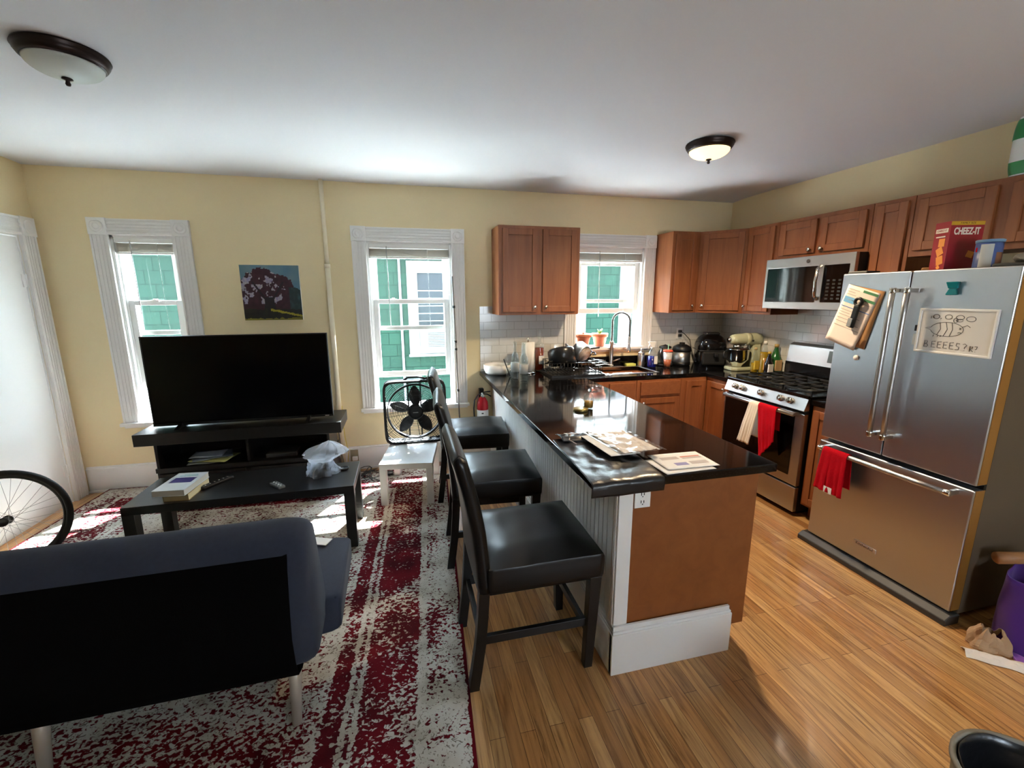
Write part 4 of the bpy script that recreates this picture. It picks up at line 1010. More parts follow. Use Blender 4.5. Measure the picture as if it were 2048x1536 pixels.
squig('black_cable', 'thin black cable hanging down the side of the media console', [(-.590, -.30, .52), (-.585, -.29, .36), (-.575, -.28, .22), (-.565, -.26, .10), (-.54, -.25, .02)], .003, M_black)
t = thing('wall_outlet', 'tan outlet plate with a plug on the baseboard beside the media console', 'outlet', (-.508, -.0245, .14)); mk('plate', B().box(-.035, .035, -.004, .0, -.055, .055), pm('tan_plate', c3(150, 140, 112), .5), t, bev=.002); mk('plug', B().box(-.018, .028, -.035, -.004, -.04, -.005), M_white, t, bev=.004)

# ------------------------------------------------------------------ pole, extinguisher
t = thing('slender_pole', 'thin tall grey pole leaning against the window casing beside the fan', 'pole', (.50, -.10, 0))
P0, P1 = Vector((-.012, 0, .0)), Vector((-.048, .058, 1.78))
mk('shaft', B().cyl(P0, P1, .006), pm('grey_metal', c3(112, 106, 102), .4, .5), t)
for f in (.40, .62, .66, .84): p = P0.lerp(P1, f); mk('joint', B().cyl(p, p+(P1-P0)*.012, .012), M_black, t)
def ext():
    t = thing('fire_extinguisher', 'red fire extinguisher with black hose hung on the wall beside the peninsula', 'fire extinguisher', (.705, -.085, .30))
    mk('cylinder', B().lathe([(.045, 0), (.054, .008), (.055, .26), (.050, .30), (.034, .335), (.018, .35), (.0001, .351)], n=30), pm('gloss_red', c3(176, 16, 34), .22), t)
    mk('label', B().lathe([(.0552, .05), (.0556, .05), (.0556, .225), (.0552, .225)], n=30), M_paper, t)
    b = B()
    for z in (.09, .14, .19): b.box(-.02, .0, -.0575, -.0553, z, z+.012)
    mk('label_mark', b, M_dkgrey, t)
    mk('valve', B().lathe([(.016, .345), (.016, .375), (.010, .39), (.0001, .392)], n=18), M_chrome, t)
    mk('gauge', B().lathe([(.015, 0), (.015, .01), (.0001, .011)], M=Matrix.Translation((0, -.016, .362)) @ Matrix.Rotation(PI/2, 4, 'X'), n=18), M_white, t)
    b = B(); b.tube([(0, 0, .385), (.02, -.01, .395), (.075, -.02, .402)], .006, 8); b.tube([(.005, 0, .378), (.045, -.012, .375), (.082, -.02, .352)], .006, 8)
    mk('squeeze_handle', b, M_black, t)
    mk('hose', B().tube([(-.01, 0, .38), (-.045, -.01, .37), (-.078, -.01, .32), (-.088, -.01, .24), (-.084, -.012, .16), (-.078, -.012, .12)], .007, 10), M_black, t)
    mk('wall_bracket', B().box(-.02, .02, .03, .083, .38, .42).box(-.02, .02, .075, .083, .1, .42), M_black, t)
ext()

# ------------------------------------------------------------------ bicycle wheel
def wheel():
    r = .300; th = .267; tilt = -.16
    t = thing('bicycle_wheel', 'bicycle wheel with black tyre standing in the corner by the white door', 'bicycle wheel', (-2.33, -1.19, .0125), th)
    t.rotation_euler = (-tilt*-1, 0, th)
    ring = lambda R, n=72: [(R*math.cos(2*PI*k/n), 0, r+R*math.sin(2*PI*k/n)) for k in range(n)]
    mk('tyre', B().tube(ring(r-.018), .018, 12, closed=True), pm('tyre_rubber', c3(22, 20, 22), .7), t)
    mk('rim', B().tube(ring(r-.040), .009, 8, closed=True), M_dkgrey, t)
    mk('hub', B().cyl((0, -.045, r), (0, .045, r), .016).cyl((0, -.03, r), (0, -.027, r), .026).cyl((0, .03, r), (0, .027, r), .026), M_dkgrey, t)
    for k in range(32):
        a = 2*PI*k/32; s = (-1)**k; ah = a+s*(1.25 if (k//2) % 2 else -1.25)
        mk('spoke', B().cyl((.024*math.cos(ah), s*.028, r+.024*math.sin(ah)), ((r-.045)*math.cos(a), 0, r+(r-.045)*math.sin(a)), .0011, 5), M_steel, t)
wheel()

# ------------------------------------------------------------------ things on the worktop
CZ = CT+.0005
def lat(name, label, cat, prof, mat, x, y, z=CZ, group=None, n=28):
    o = mk(name, B().lathe(prof, n=n), mat, loc=(x, y, z)); return tag(o, label, cat, group)
lat('serving_bowl', 'wide white ceramic bowl at the wall end of the peninsula', 'bowl', [(.085, 0), (.112, .015), (.126, .05), (.128, .092), (.122, .092), (.119, .05), (.10, .014), (.0001, .010)], M_white, .832, -.19)
t = thing('brush_holder', 'small clear glass holding a dark brush beside the white bowl', 'glass', (.905, -.36, CZ)); mk('tumbler', B().lathe([(.026, 0), (.028, .085), (.026, .085), (.024, .005), (.0001, .004)]), M_clear, t); mk('brush', B().cyl((.01, 0, .008), (-.045, .02, .16), .0055), M_black, t)
lat('tall_glass', 'tall clear drinking glass in front of the white tile', 'glass', [(.026, 0), (.032, .19), (.030, .19), (.024, .006), (.0001, .006)], M_clear, .952, -.22)
BP = [(.030, 0), (.036, .006), (.036, .185), (.030, .215), (.016, .235), (.0135, .25), (.0135, .318), (.016, .320), (.016, .332), (.012, .332), (.011, .25), (.028, .21), (.033, .18), (.033, .02), (.012, .012), (.0001, .03)]
g_ = 'empty clear bottles on the peninsula'
for x, y, lab in ((.925, -.50, 'empty clear glass bottle with white label, left of the pair'), (.975, -.61, 'empty clear glass bottle with white label, right of the pair')):
    t = thing('glass_bottle', lab, 'bottle', (x, y, CZ), 0, g_); mk('bottle_glass', B().lathe(BP), M_clear, t)
    mk('paper_label', B().lathe([(.0366, .07), (.0368, .07), (.0368, .15), (.0366, .15)], n=28), pm('frosted_label', c3(190, 192, 190), .6, alpha=.6), t)
t = thing('paper_towel_roll', 'white paper towel roll on an upright holder near the wall tile', 'paper towels', (1.128, -.20, CZ))
mk('towel_roll', B().lathe([(.02, .016), (.062, .016), (.062, .292), (.02, .292)], n=36), pm('soft_paper', c3(226, 222, 212), .95, bump=.3, bscale=90), t); mk('holder_base', B().lathe([(.075, 0), (.075, .012), (.0001, .013)]), M_chrome, t); mk('holder_rod', B().cyl((0, 0, .01), (0, 0, .315), .006).ball((0, 0, .325), .014), M_chrome, t)
t = thing('spirit_bottle', 'clear bottle half full of amber spirit behind the paper towels', 'bottle', (1.272, -.10, CZ), .2)
mk('bottle_glass', B().lathe([(.040, 0), (.046, .01), (.046, .24), (.038, .265), (.018, .285), (.015, .30), (.015, .385), (.018, .395), (.0001, .396)]), M_clear, t); mk('amber_spirit', B().lathe([(.040, .008), (.0435, .012), (.0435, .225), (.0001, .225)]), M_whisky, t); mk('paper_label', B().box(-.03, .03, -.0475, -.0465, .07, .15), M_paper, t)
# dish rack with pots
def rack():
    t = thing('dish_rack', 'black wire dish rack on a black drip tray left of the sink', 'dish rack', (1.515, -.34, CZ))
    a, d = .235, .165
    mk('drip_tray', B().slab([-a-.02, -a-.012, a+.012, a+.02], [-d-.02, -d-.012, d+.012, d+.02], lambda x, y: True, 0, .006).slab([-a-.02, -a-.012, a+.012, a+.02], [-d-.02, -d-.012, d+.012, d+.02], lambda x, y: not (abs(x) < a+.012 and abs(y) < d+.012), .006, .018), M_black, t)
    b = B()
    for z in (.03, .075, .125): b.tube([(-a, -d, z), (a, -d, z), (a, d, z), (-a, d, z)], .0028, 6, closed=True)
    for k in range(15):
        x = -a+2*a*k/14
        for s in (-1, 1): b.cyl((x, s*d, .012), (x, s*d, .125), .0024, 5)
        b.cyl((x, -d, .03), (x, d, .03), .0024, 5)
    for k in range(9):
        y = -d+2*d*k/8
        for s in (-1, 1): b.cyl((s*a, y, .012), (s*a, y, .125), .0024, 5)
    mk('wire_basket', b, M_black, t)
rack()
def pot(name, label, r, h, M, mat, inner, handle, bottom=None):
    t = thing(name, label, 'pot'); t.matrix_world = M
    mk('pot_body', B().lathe([(.0001, 0), (r*.86, 0), (r*.97, .012), (r, .04), (r, h), (r-.004, h), (r-.004, .03), (r*.85, .006), (.0001, .005)], n=40), mat, t)
    if bottom: mk('base_disc', B().lathe([(.0001, -.003), (r*.80, -.003), (r*.80, .0), (.0001, .0)], n=32), bottom, t)
    if handle == 'long': mk('handle', B().tube([(r-.004, 0, h-.02), (r+.05, 0, h-.012), (r+.19, 0, h-.005)], .011, 10, flat=.6), M_dkgrey, t)
    else:
        for s in (-1, 1): mk('handle', B().tube([(s*(r-.002), -.035, h-.03), (s*(r+.035), -.03, h-.028), (s*(r+.035), .03, h-.028), (s*(r-.002), .035, h-.03)], .006, 8), M_black, t)
    return t
T = Matrix.Translation; RX = lambda a: Matrix.Rotation(a, 4, 'X'); RY = lambda a: Matrix.Rotation(a, 4, 'Y'); RZ = lambda a: Matrix.Rotation(a, 4, 'Z')
M_nons = pm('nonstick_black', c3(26, 27, 29), .28)
pot('stock_pot', 'large black pot upside down in the dish rack', .128, .15, T((1.412, -.315, 1.120)) @ RZ(.2) @ RX(PI-.32), M_nons, None, 'loops')
t = thing('strainer_lid', 'black and grey ribbed lid tucked between the two pots in the dish rack', 'lid'); t.matrix_world = T((1.508, -.31, 1.085)) @ RY(1.0) @ RX(.1)
mk('lid_disc', B().lathe([(.0001, .012), (.05, .010), (.085, 0), (.088, .004), (.088, .01), (.05, .018), (.0001, .02)], n=36), M_nons, t); mk('lid_rim', B().tube([(.088*math.cos(2*PI*k/36), .088*math.sin(2*PI*k/36), .006) for k in range(36)], .005, 8, closed=True), M_steel, t)
pot('saucepan', 'small steel saucepan tipped in the dish rack with its scorched base facing out', .085, .10, T((1.628, -.375, 1.065)) @ RZ(.35) @ RX(-1.15) @ RX(PI) @ RX(PI), M_steel, None, 'long', pm('scorched_base', c3(168, 150, 136), .5, .3, var=.5, vscale=18))
pot('frying_pan', 'dark frying pan lying across the back of the dish rack', .105, .045, T((1.665, -.20, 1.035)) @ RZ(-.2) @ RX(.25), M_nons, None, 'loops')
for k, (x, c) in enumerate(((1.64, M_steel), (1.67, M_steel), (1.705, M_white))):
    t = tag(mk('utensil', B().tube([(0, 0, 0), (.06, -.03, .012), (.12, -.07, .004)], .0035, 7).ball((.0, 0, .0), .012, sx=1.6, sz=.35), c, loc=(x, -.475-.012*k, CZ+.135-.02*k)), ['steel utensil poking out of the dish rack beside the saucepan', 'second steel utensil over the rack edge', 'pale utensil leaning from the rack towards the sink'][k], 'utensil', 'utensils in the dish rack')
def plant(x, lab, leafy):
    t = thing('potted_plant', lab, 'plant pot', (x, .035, 1.0895), 0, 'terracotta pots on the window sill')
    mk('clay_pot', B().lathe([(.052, 0), (.072, .098), (.083, .098), (.084, .132), (.076, .132), (.070, .11), (.0001, .108)]), M_terra, t)
    mk('soil', B().lathe([(.072, .112), (.03, .118), (.0001, .117)], n=20), pm('soil', c3(60, 44, 34), .95), t)
    b = B()
    if leafy:
        for k in range(9): a = k*2.4; b.tube([(0, 0, .11), (.014*math.cos(a), .014*math.sin(a), .145), (.030*math.cos(a), .030*math.sin(a), .17+.006*(k % 3))], .004, 6, rr=[.004, .0055, .001])
        mk('succulent', b, M_green, t)
    else: b.ball((0, 0, .128), .012, sz=1.8); mk('dry_stub', b, pm('dry_brown', c3(120, 84, 66), .9), t)
plant(1.782, 'terracotta pot with only a brown stub, left on the kitchen window sill', False)
plant(1.966, 'terracotta pot with a small green succulent on the kitchen window sill', True)
# peninsula jar + lid
t = thing('glass_jar', 'small open glass jar with honey coloured rest standing on the peninsula', 'jar', (1.140, -1.600, CZ)); mk('jar_glass', B().lathe([(.030, 0), (.033, .006), (.033, .078), (.028, .088), (.028, .098), (.026, .098), (.026, .086), (.030, .076), (.030, .008), (.0001, .006)]), M_clear, t); mk('honey_rest', B().lathe([(.026, .009), (.029, .012), (.029, .05), (.0001, .05)]), pm('honey', c3(186, 140, 60), .3), t)
lat('jar_lid', 'brass coloured jar lid lying beside the open jar', 'lid', [(.046, 0), (.047, .004), (.047, .014), (.043, .016), (.0001, .016)], pm('lid_brass', c3(160, 140, 84), .3, .7), 1.072, -1.635)
# sink side
t = thing('dish_sponge', 'yellow green sponge on the sink ledge', 'sponge', (2.265, -.075, CZ)); mk('sponge_body', B().box(-.055, .055, -.033, .033, 0, .028), pm('sponge_yellow', c3(206, 214, 110), .95, bump=.8, bscale=120), t, bev=.006)
t = thing('french_press', 'small steel french press behind the sink', 'french press', (2.365, -.12, CZ)); mk('steel_jug', B().lathe([(.032, 0), (.036, .01), (.034, .12), (.030, .13), (.0001, .131)]), M_steel, t); mk('jug_lid', B().lathe([(.036, .13), (.030, .145), (.010, .155), (.004, .165), (.010, .178), (.0001, .188)]), M_steel, t); mk('handle', B().tube([(.034, 0, .115), (.062, 0, .10), (.062, 0, .04), (.034, 0, .025)], .005), M_black, t)
t = thing('spray_bottle', 'clear spray bottle half full of blue cleaner with white trigger', 'spray bottle', (2.436, -.21, CZ)); mk('bottle_body', B().lathe([(.042, 0), (.046, .008), (.046, .12), (.036, .16), (.016, .19), (.016, .205), (.0001, .206)]), M_clear, t); mk('blue_cleaner', B().lathe([(.040, .004), (.043, .01), (.043, .115), (.0001, .115)]), M_bluel, t); mk('trigger_head', B().hexa([(-.014, -.012, .205), (.014, -.012, .205), (.014, .012, .205), (-.014, .012, .205)], [(-.05, -.012, .262), (.03, -.012, .262), (.03, .012, .262), (-.05, .012, .262)]).tube([(-.02, 0, .25), (-.040, 0, .225), (-.046, 0, .19)], .005), M_white, t); mk('oval_label', B().box(-.004, .034, -.0475, -.0455, .04, .12), M_paper, t, bev=.001)
t = thing('iced_drink_cup', 'frosted plastic cup with orange lid and green straw, half full of orange drink', 'cup', (2.598, -.235, CZ)); mk('cup_wall', B().lathe([(.030, 0), (.045, .16), (.043, .16), (.028, .003), (.0001, .003)]), pm('frosted_cup', c3(228, 226, 226), .5, alpha=.75), t); mk('orange_drink', B().lathe([(.0305, .002), (.0385, .082), (.0001, .082)]), pm('orange_tea', c3(176, 96, 60), .4), t); mk('cup_lid', B().lathe([(.048, .158), (.049, .168), (.040, .176), (.0001, .177)]), pm('orange_lid', c3(232, 92, 66), .4), t); mk('straw', B().cyl((0, 0, .02), (.004, .004, .238), .004), pm('straw_green', c3(150, 200, 160), .5), t)
t = thing('glass_kettle', 'glass kettle with a black lid behind the iced drink cup', 'kettle', (2.635, -.125, CZ), 1.3); mk('kettle_glass', B().lathe([(.07, 0), (.078, .02), (.076, .12), (.06, .18), (.055, .185), (.052, .18), (.07, .12), (.072, .022), (.0001, .012)]), M_clear, t); mk('kettle_base', B().lathe([(.082, -.0), (.082, .018), (.0001, .019)]), M_black, t); mk('kettle_lid', B().lathe([(.062, .184), (.06, .20), (.02, .212), (.0001, .222)]), M_black, t); mk('handle', B().tube([(.06, 0, .19), (.11, 0, .18), (.115, 0, .08), (.075, 0, .05)], .009), M_black, t)
t = thing('pressure_cooker', 'stainless electric pressure cooker with black lid', 'cooker', (2.815, -.15, CZ)); t.scale = (.92, .92, 1); mk('steel_pot', B().lathe([(.09, .02), (.096, .03), (.096, .15), (.0001, .152)], n=36), M_steel, t); mk('cooker_base', B().lathe([(.09, 0), (.099, .008), (.099, .04), (.0001, .041)], n=36), M_black, t); mk('cooker_lid', B().lathe([(.102, .148), (.104, .165), (.095, .195), (.05, .218), (.03, .22), (.03, .238), (.0001, .24)], n=36), M_black, t)
def fryer():
    t = thing('air_fryer', 'large glossy black air fryer in the corner of the worktop', 'air fryer', (3.06, -.275, CZ), -.35)
    M_g = pm('gloss_black', c3(12, 12, 13), .12)
    def f(u, v):
        a = 2*PI*u; z = v*.335
        s = 1 if v < .62 else math.sqrt(max(0, 1-((v-.62)/.40)**2.2))
        p = 4; ca, sa = math.cos(a), math.sin(a); q = (abs(ca)**p+abs(sa)**p)**(-1/p)
        s *= .95+.05*min(1, v*6)
        return (.138*q*ca*s, .138*q*sa*s, z)
    b = B().sheet(f, 56, 28); b.box(-.10, .10, -.10, .10, .001, .02)
    mk('fryer_shell', b, M_g, t)
    mk('top_grip', B().box(-.07, .07, -.06, .07, .322, .348), M_black, t, bev=.012)
    mk('basket_front', B().box(-.115, .115, -.158, -.12, .03, .165), M_blackm, t, bev=.015)
    mk('basket_handle', B().box(-.02, .02, -.215, -.158, .12, .155), M_black, t, bev=.008)
    mk('seam_ring', B().slab([-.14, .14], [-.152, .14], lambda x, y: True, .170, .174), M_dkgrey, t)
fryer()
def mixer():
    t = thing('stand_mixer', 'pistachio green stand mixer with steel bowl on the corner worktop', 'stand mixer', (3.235, -.56, CZ), -.12)
    M_p = pm('pistachio_enamel', c3(196, 200, 170), .22, coat=.3)
    mk('mixer_base', B().prism([(-.17, -.06), (-.12, -.085), (.13, -.08), (.155, -.05), (.155, .05), (.13, .08), (-.12, .085), (-.17, .06)], 0, .032), M_p, t, bev=.008)
    mk('column', B().hexa([(.05, -.05, .03), (.145, -.05, .03), (.145, .05, .03), (.05, .05, .03)], [(.055, -.04, .26), (.135, -.04, .26), (.135, .04, .26), (.055, .04, .26)]), M_p, t, bev=.015)
    hd = [(-.165, .296), (-.15, .296), (-.10, .298), (0, .298), (.09, .300), (.14, .300), (.16, .300)]
    mk('motor_head', B().tube([(x, 0, z) for x, z in hd], .06, 24, rr=[.030, .046, .054, .060, .062, .052, .02]), M_p, t)
    mk('head_band', B().tube([(-.02, 0, .298), (.03, 0, .298)], .0625, 24), M_p, t)
    mk('attachment_hub', B().cyl((-.185, 0, .296), (-.160, 0, .296), .024, 20), M_chrome, t)
    mk('planetary', B().lathe([(.045, .215), (.048, .245), (.0001, .25)], -.075, 0), M_chrome, t)
    mk('beater', B().cyl((-.075, 0, .10), (-.075, 0, .22), .006).tube([(-.075, 0, .10), (-.11, 0, .13), (-.105, 0, .18), (-.075, 0, .205), (-.045, 0, .18), (-.04, 0, .13)], .004, 6, closed=True), M_steel, t)
    mk('mixing_bowl', B().lathe([(.05, .034), (.05, .05), (.07, .07), (.098, .11), (.104, .20), (.107, .202), (.107, .207), (.100, .206), (.094, .11), (.05, .058), (.0001, .055)], -.075, 0, 36), M_chrome, t)
    mk('bowl_handle', B().tube([(-.178, 0, .19), (-.22, -.005, .18), (-.225, -.005, .12), (-.172, 0, .10)], .008, 10), M_black, t)
    mk('speed_lever', B().ball((.03, -.063, .29), .010), M_black, t)
mixer()
def obot(name, label, x, y, r, h, body, liq, fill, cap, lab=None, neck=.3, cat='bottle'):
    t = thing(name, label, cat, (x, y, CZ), 0, 'oil and vinegar bottles beside the stove')
    hn = h*(1-neck)
    mk('bottle_glass', B().lathe([(r*.92, 0), (r, .006), (r, hn*.86), (r*.75, hn*.95), (r*.36, h*.86), (r*.33, h*.94), (.0001, h*.945)]), body, t)
    if liq: mk('contents', B().lathe([(r*.88, .003), (r*.93, .008), (r*.93, hn*fill), (.0001, hn*fill)]), liq, t)
    mk('cap', B().lathe([(r*.42, h*.90), (r*.42, h), (.0001, h+.001)]), cap, t)
    if lab: mk('paper_label', B().box(-r*.75, r*.75, -r-.0015, -r+.012, h*.12, h*.48), lab, t, bev=.002)
obot('oil_cruet', 'small glass cruet of yellow oil, leftmost of the oil bottles', 3.215, -.715, .032, .235, M_clear, M_oil, .55, pm('cork', c3(190, 170, 130), .7), pm('yellow_label', c3(206, 176, 60), .6))
obot('oil_bottle', 'tall clear bottle of golden cooking oil with white cap', 3.262, -.775, .040, .30, M_clear, M_oil, .95, M_white, pm('orange_label', c3(196, 140, 80), .6))
obot('olive_oil_bottle', 'green olive oil bottle with tan label and brass cap', 3.335, -.83, .046, .275, pm('green_glass', c3(34, 92, 44), .15), None, 0, pm('gold_cap', c3(176, 150, 90), .4), pm('tan_label', c3(196, 160, 110), .6), .35)
obot('vinegar_bottle', 'dark balsamic vinegar bottle with a white label, in front of the green bottle', 3.215, -.88, .034, .215, pm('dark_glass', c3(18, 12, 14), .12), None, 0, pm('gold_cap2', c3(190, 160, 70), .4), M_paper, .38)
def outlet2():
    t = thing('wall_outlet', 'white outlet plate on the tile behind the cooker with a black plug', 'outlet', (2.865, -.0095, 1.205)); mk('plate', B().box(-.036, .036, -.006, 0, -.058, .058), M_white, t, bev=.002); mk('plug', B().box(-.016, .018, -.03, -.006, .008, .035).box(-.016, .018, -.03, -.006, -.035, -.008), M_black, t, bev=.003)
outlet2()
squig('fryer_cord', 'black cord running from the outlet to the air fryer', [(2.87, -.04, 1.225), (2.90, -.06, 1.20), (2.96, -.07, 1.14), (3.0, -.06, 1.02), (3.04, -.05, .93)], .004, M_black)

# ------------------------------------------------------------------ papers and bag at the end of the peninsula
def drape(x0, x1, yb, yn, z0, drop, sk=0):
    "sheet lying on the worktop, hanging over its near edge at y=-2.694"
    def f(u, v):
        x = x0+(x1-x0)*u+sk*v; s = v*(yb-yn+drop); y = yb-s; ed = -2.699
        w = .007*(noise.noise(Vector((x*9, s*9, 3)))+.6*noise.noise(Vector((x*22, s*16, 5)))+.8)
        if y > ed: return (x, y, z0+w+.003)
        k = ed-y; r = .012; a = min(k/r, PI/2)
        return (x, ed-r*math.sin(a)-.004*noise.noise(Vector((x*9, k*20, 1)))-.004, z0+w*.4+.003-r*(1-math.cos(a))-max(0, k-r*PI/2))
    return f
M_poly = pm('black_polythene', c3(20, 20, 22), .3, spec=.6, bump=.5, bscale=26)
t = thing('mailer_bag', 'crumpled black plastic mailing bag hanging over the end of the worktop', 'bag')
mk('bag_sheet', B().sheet(drape(.70, 1.015, -2.17, -2.70, CZ, .06, -.03), 50, 60, .0015), M_poly, t)
mk('upper_fold', B().sheet(lambda u, v: (.73+.30*u, -2.12-.12*v-.02*u, CZ+.018+.010*noise.noise(Vector((u*6, v*6, 9)))+.012*math.sin(v*PI)), 30, 14, .0015), M_poly, t)
mk('drawstring', B().tube([(.775, -2.30, CZ+.022), (.76, -2.24, CZ+.024), (.785, -2.19, CZ+.03), (.80, -2.165, CZ+.03), (.765, -2.155, CZ+.031), (.762, -2.175, CZ+.032), (.80, -2.18, CZ+.034), (.835, -2.175, CZ+.032)], .003, 6), pm('pink_grey_ribbon', c3(190, 180, 176), .6), t)
def flat(name, label, cat, cx, cy, w, d, rz, z, mat, group=None, parts=None, wob=.003, th=.0006):
    t = thing(name, label, cat, (cx, cy, z), rz, group)
    g = lambda x, y: wob*(noise.noise(Vector((x*7+cx*9, y*7, 2)))+.5)+wob*.4
    mk('sheet', B().sheet(lambda u, v: ((u-.5)*w, (v-.5)*d, g((u-.5)*w, (v-.5)*d)+th), 16, 12, th), mat, t)
    for nm, xa, xb, ya, yb, m in parts or ():
        mk(nm, B().sheet(lambda u, v: (xa+(xb-xa)*u, ya+(yb-ya)*v, g(xa+(xb-xa)*u, ya+(yb-ya)*v)+th+.0005), 8, 4, 0), m, t)
    return t
flat('paper_insert', 'white sheet half hidden under the clear plastic sleeve', 'paper', .915, -2.36, .15, .30, .06, CZ+.030, M_paper, wob=.002)
t = thing('plastic_sleeve', 'clear crinkled plastic sleeve with printed sheet on the black bag', 'plastic sleeve', (.985, -2.345, CZ+.036), .10)
g = lambda u, v: .006*noise.noise(Vector((u*5, v*5, 4)))+.004*noise.noise(Vector((u*14, v*12, 8)))+.009
mk('inner_sheet', B().sheet(lambda u, v: ((u-.5)*.19, (v-.5)*.33, g(u, v)-.0025-.02*max(0, u-.8)), 20, 24, .0006), pm('printed_cream', c3(206, 194, 180), .6, var=.12, vscale=30), t)
mk('film', B().sheet(lambda u, v: ((u-.5)*.235, (v-.5)*.37, g(u, v)-.02*max(0, u-.8)), 30, 34), M_film, t)
mk('film_edge', B().box(-.12, -.113, -.185, .185, .006, .010), M_film, t)
gp = 'printed papers at the end of the peninsula'
pr = pm('print_grey', c3(190, 180, 176), .8); pr2 = pm('print_orange', c3(206, 130, 112), .8); pr3 = pm('print_violet', c3(150, 146, 190), .8)
flat('printed_paper', 'white paper lying under the topmost printed letter', 'paper', 1.13, -2.60, .24, .17, .03, CZ+.001, M_paper, gp, wob=.001)
flat('printed_paper', 'topmost white letter with grey and orange print blocks', 'paper', 1.165, -2.570, .245, .175, -.03, CZ+.005, M_paper, gp,
     [('print_block', -.09, -.005, .015, .045, pr), ('print_block', .01, .105, .03, .042, pr2), ('print_block', .01, .105, .012, .026, pr), ('print_block', -.06, 0, -.055, -.025, pr3), ('print_block', .015, .10, -.05, -.018, pr)], wob=.001)

# ------------------------------------------------------------------ towels
def towel(name, label, mat, x, y0, y1, ztop, front, backl, rbar, parts=None, gather=.0, skew=0, group=None, tip=0, swing=0):
    "hangs over a bar that runs along y at (x, ztop); front side toward -x"
    t = thing(name, label, 'towel', (x, (y0+y1)/2, ztop), 0, group); W = abs(y1-y0)
    def f(u, v):
        s = v*(front+PI*rbar+backl); y = (u-.5)*W
        fold = .006*math.sin(u*9+1)+.004*math.sin(u*21)
        if s < front:
            k = (front-s)/front; wide = 1+gather*k
            fr = front-s+tip*(u)*k*front
            return (-rbar-.002-abs(fold)*k*1.8-.012*k-.004*noise.noise(Vector((u*3, k*3, 1))), y*wide+skew*k+swing*math.sin(k*3)*.01, -fr)
        s2 = s-front
        if s2 < PI*rbar: a = s2/rbar; return (-rbar*math.cos(a)*1.05-.0, y, rbar*math.sin(a)*1.05)
        s3 = s2-PI*rbar; k = s3/backl
        return (rbar+.002+abs(fold)*k*.3, y*(1+gather*.6*k)+skew*k*.4, -s3)
    mk('cloth', B().sheet(f, 30, 50, .003), mat, t)
    if parts: parts(t, f, front)
    return t
def stripes(t, f, front):
    for k0 in (.055, .075, .095):
        def g(u, v): q = f(u, (k0+.009*v)*front/(front+PI*.0145+.30)); return (q[0]-.0012, q[1], q[2])
        mk('woven_stripe', B().sheet(g, 24, 2), M_red, t)
M_lin = pm('cream_linen', c3(224, 206, 182), .9, bump=.4, bscale=300)
towel('dish_towel', 'cream dish towel with red stripes hanging on the oven handle', M_lin, 2.648, -1.435, -1.335, .772, .33, .27, .0165, stripes, gather=.35, skew=.06)
towel('dish_towel', 'bright red dish towel bunched over the oven handle', M_red, 2.646, -1.60, -1.43, .772, .23, .16, .0180, gather=-.25, skew=-.05, tip=.75)
def care(t, f, front):
    mk('care_tag', B().box(-.041, -.039, -.03, .02, -front-.005, -front+.035), M_paper, t)
towel('hand_towel', 'red towel with white care tag on the refrigerator drawer handle', M_red, 2.486, -2.285, -2.130, .672, .245, .20, .0165, care, gather=.22, skew=-.0)

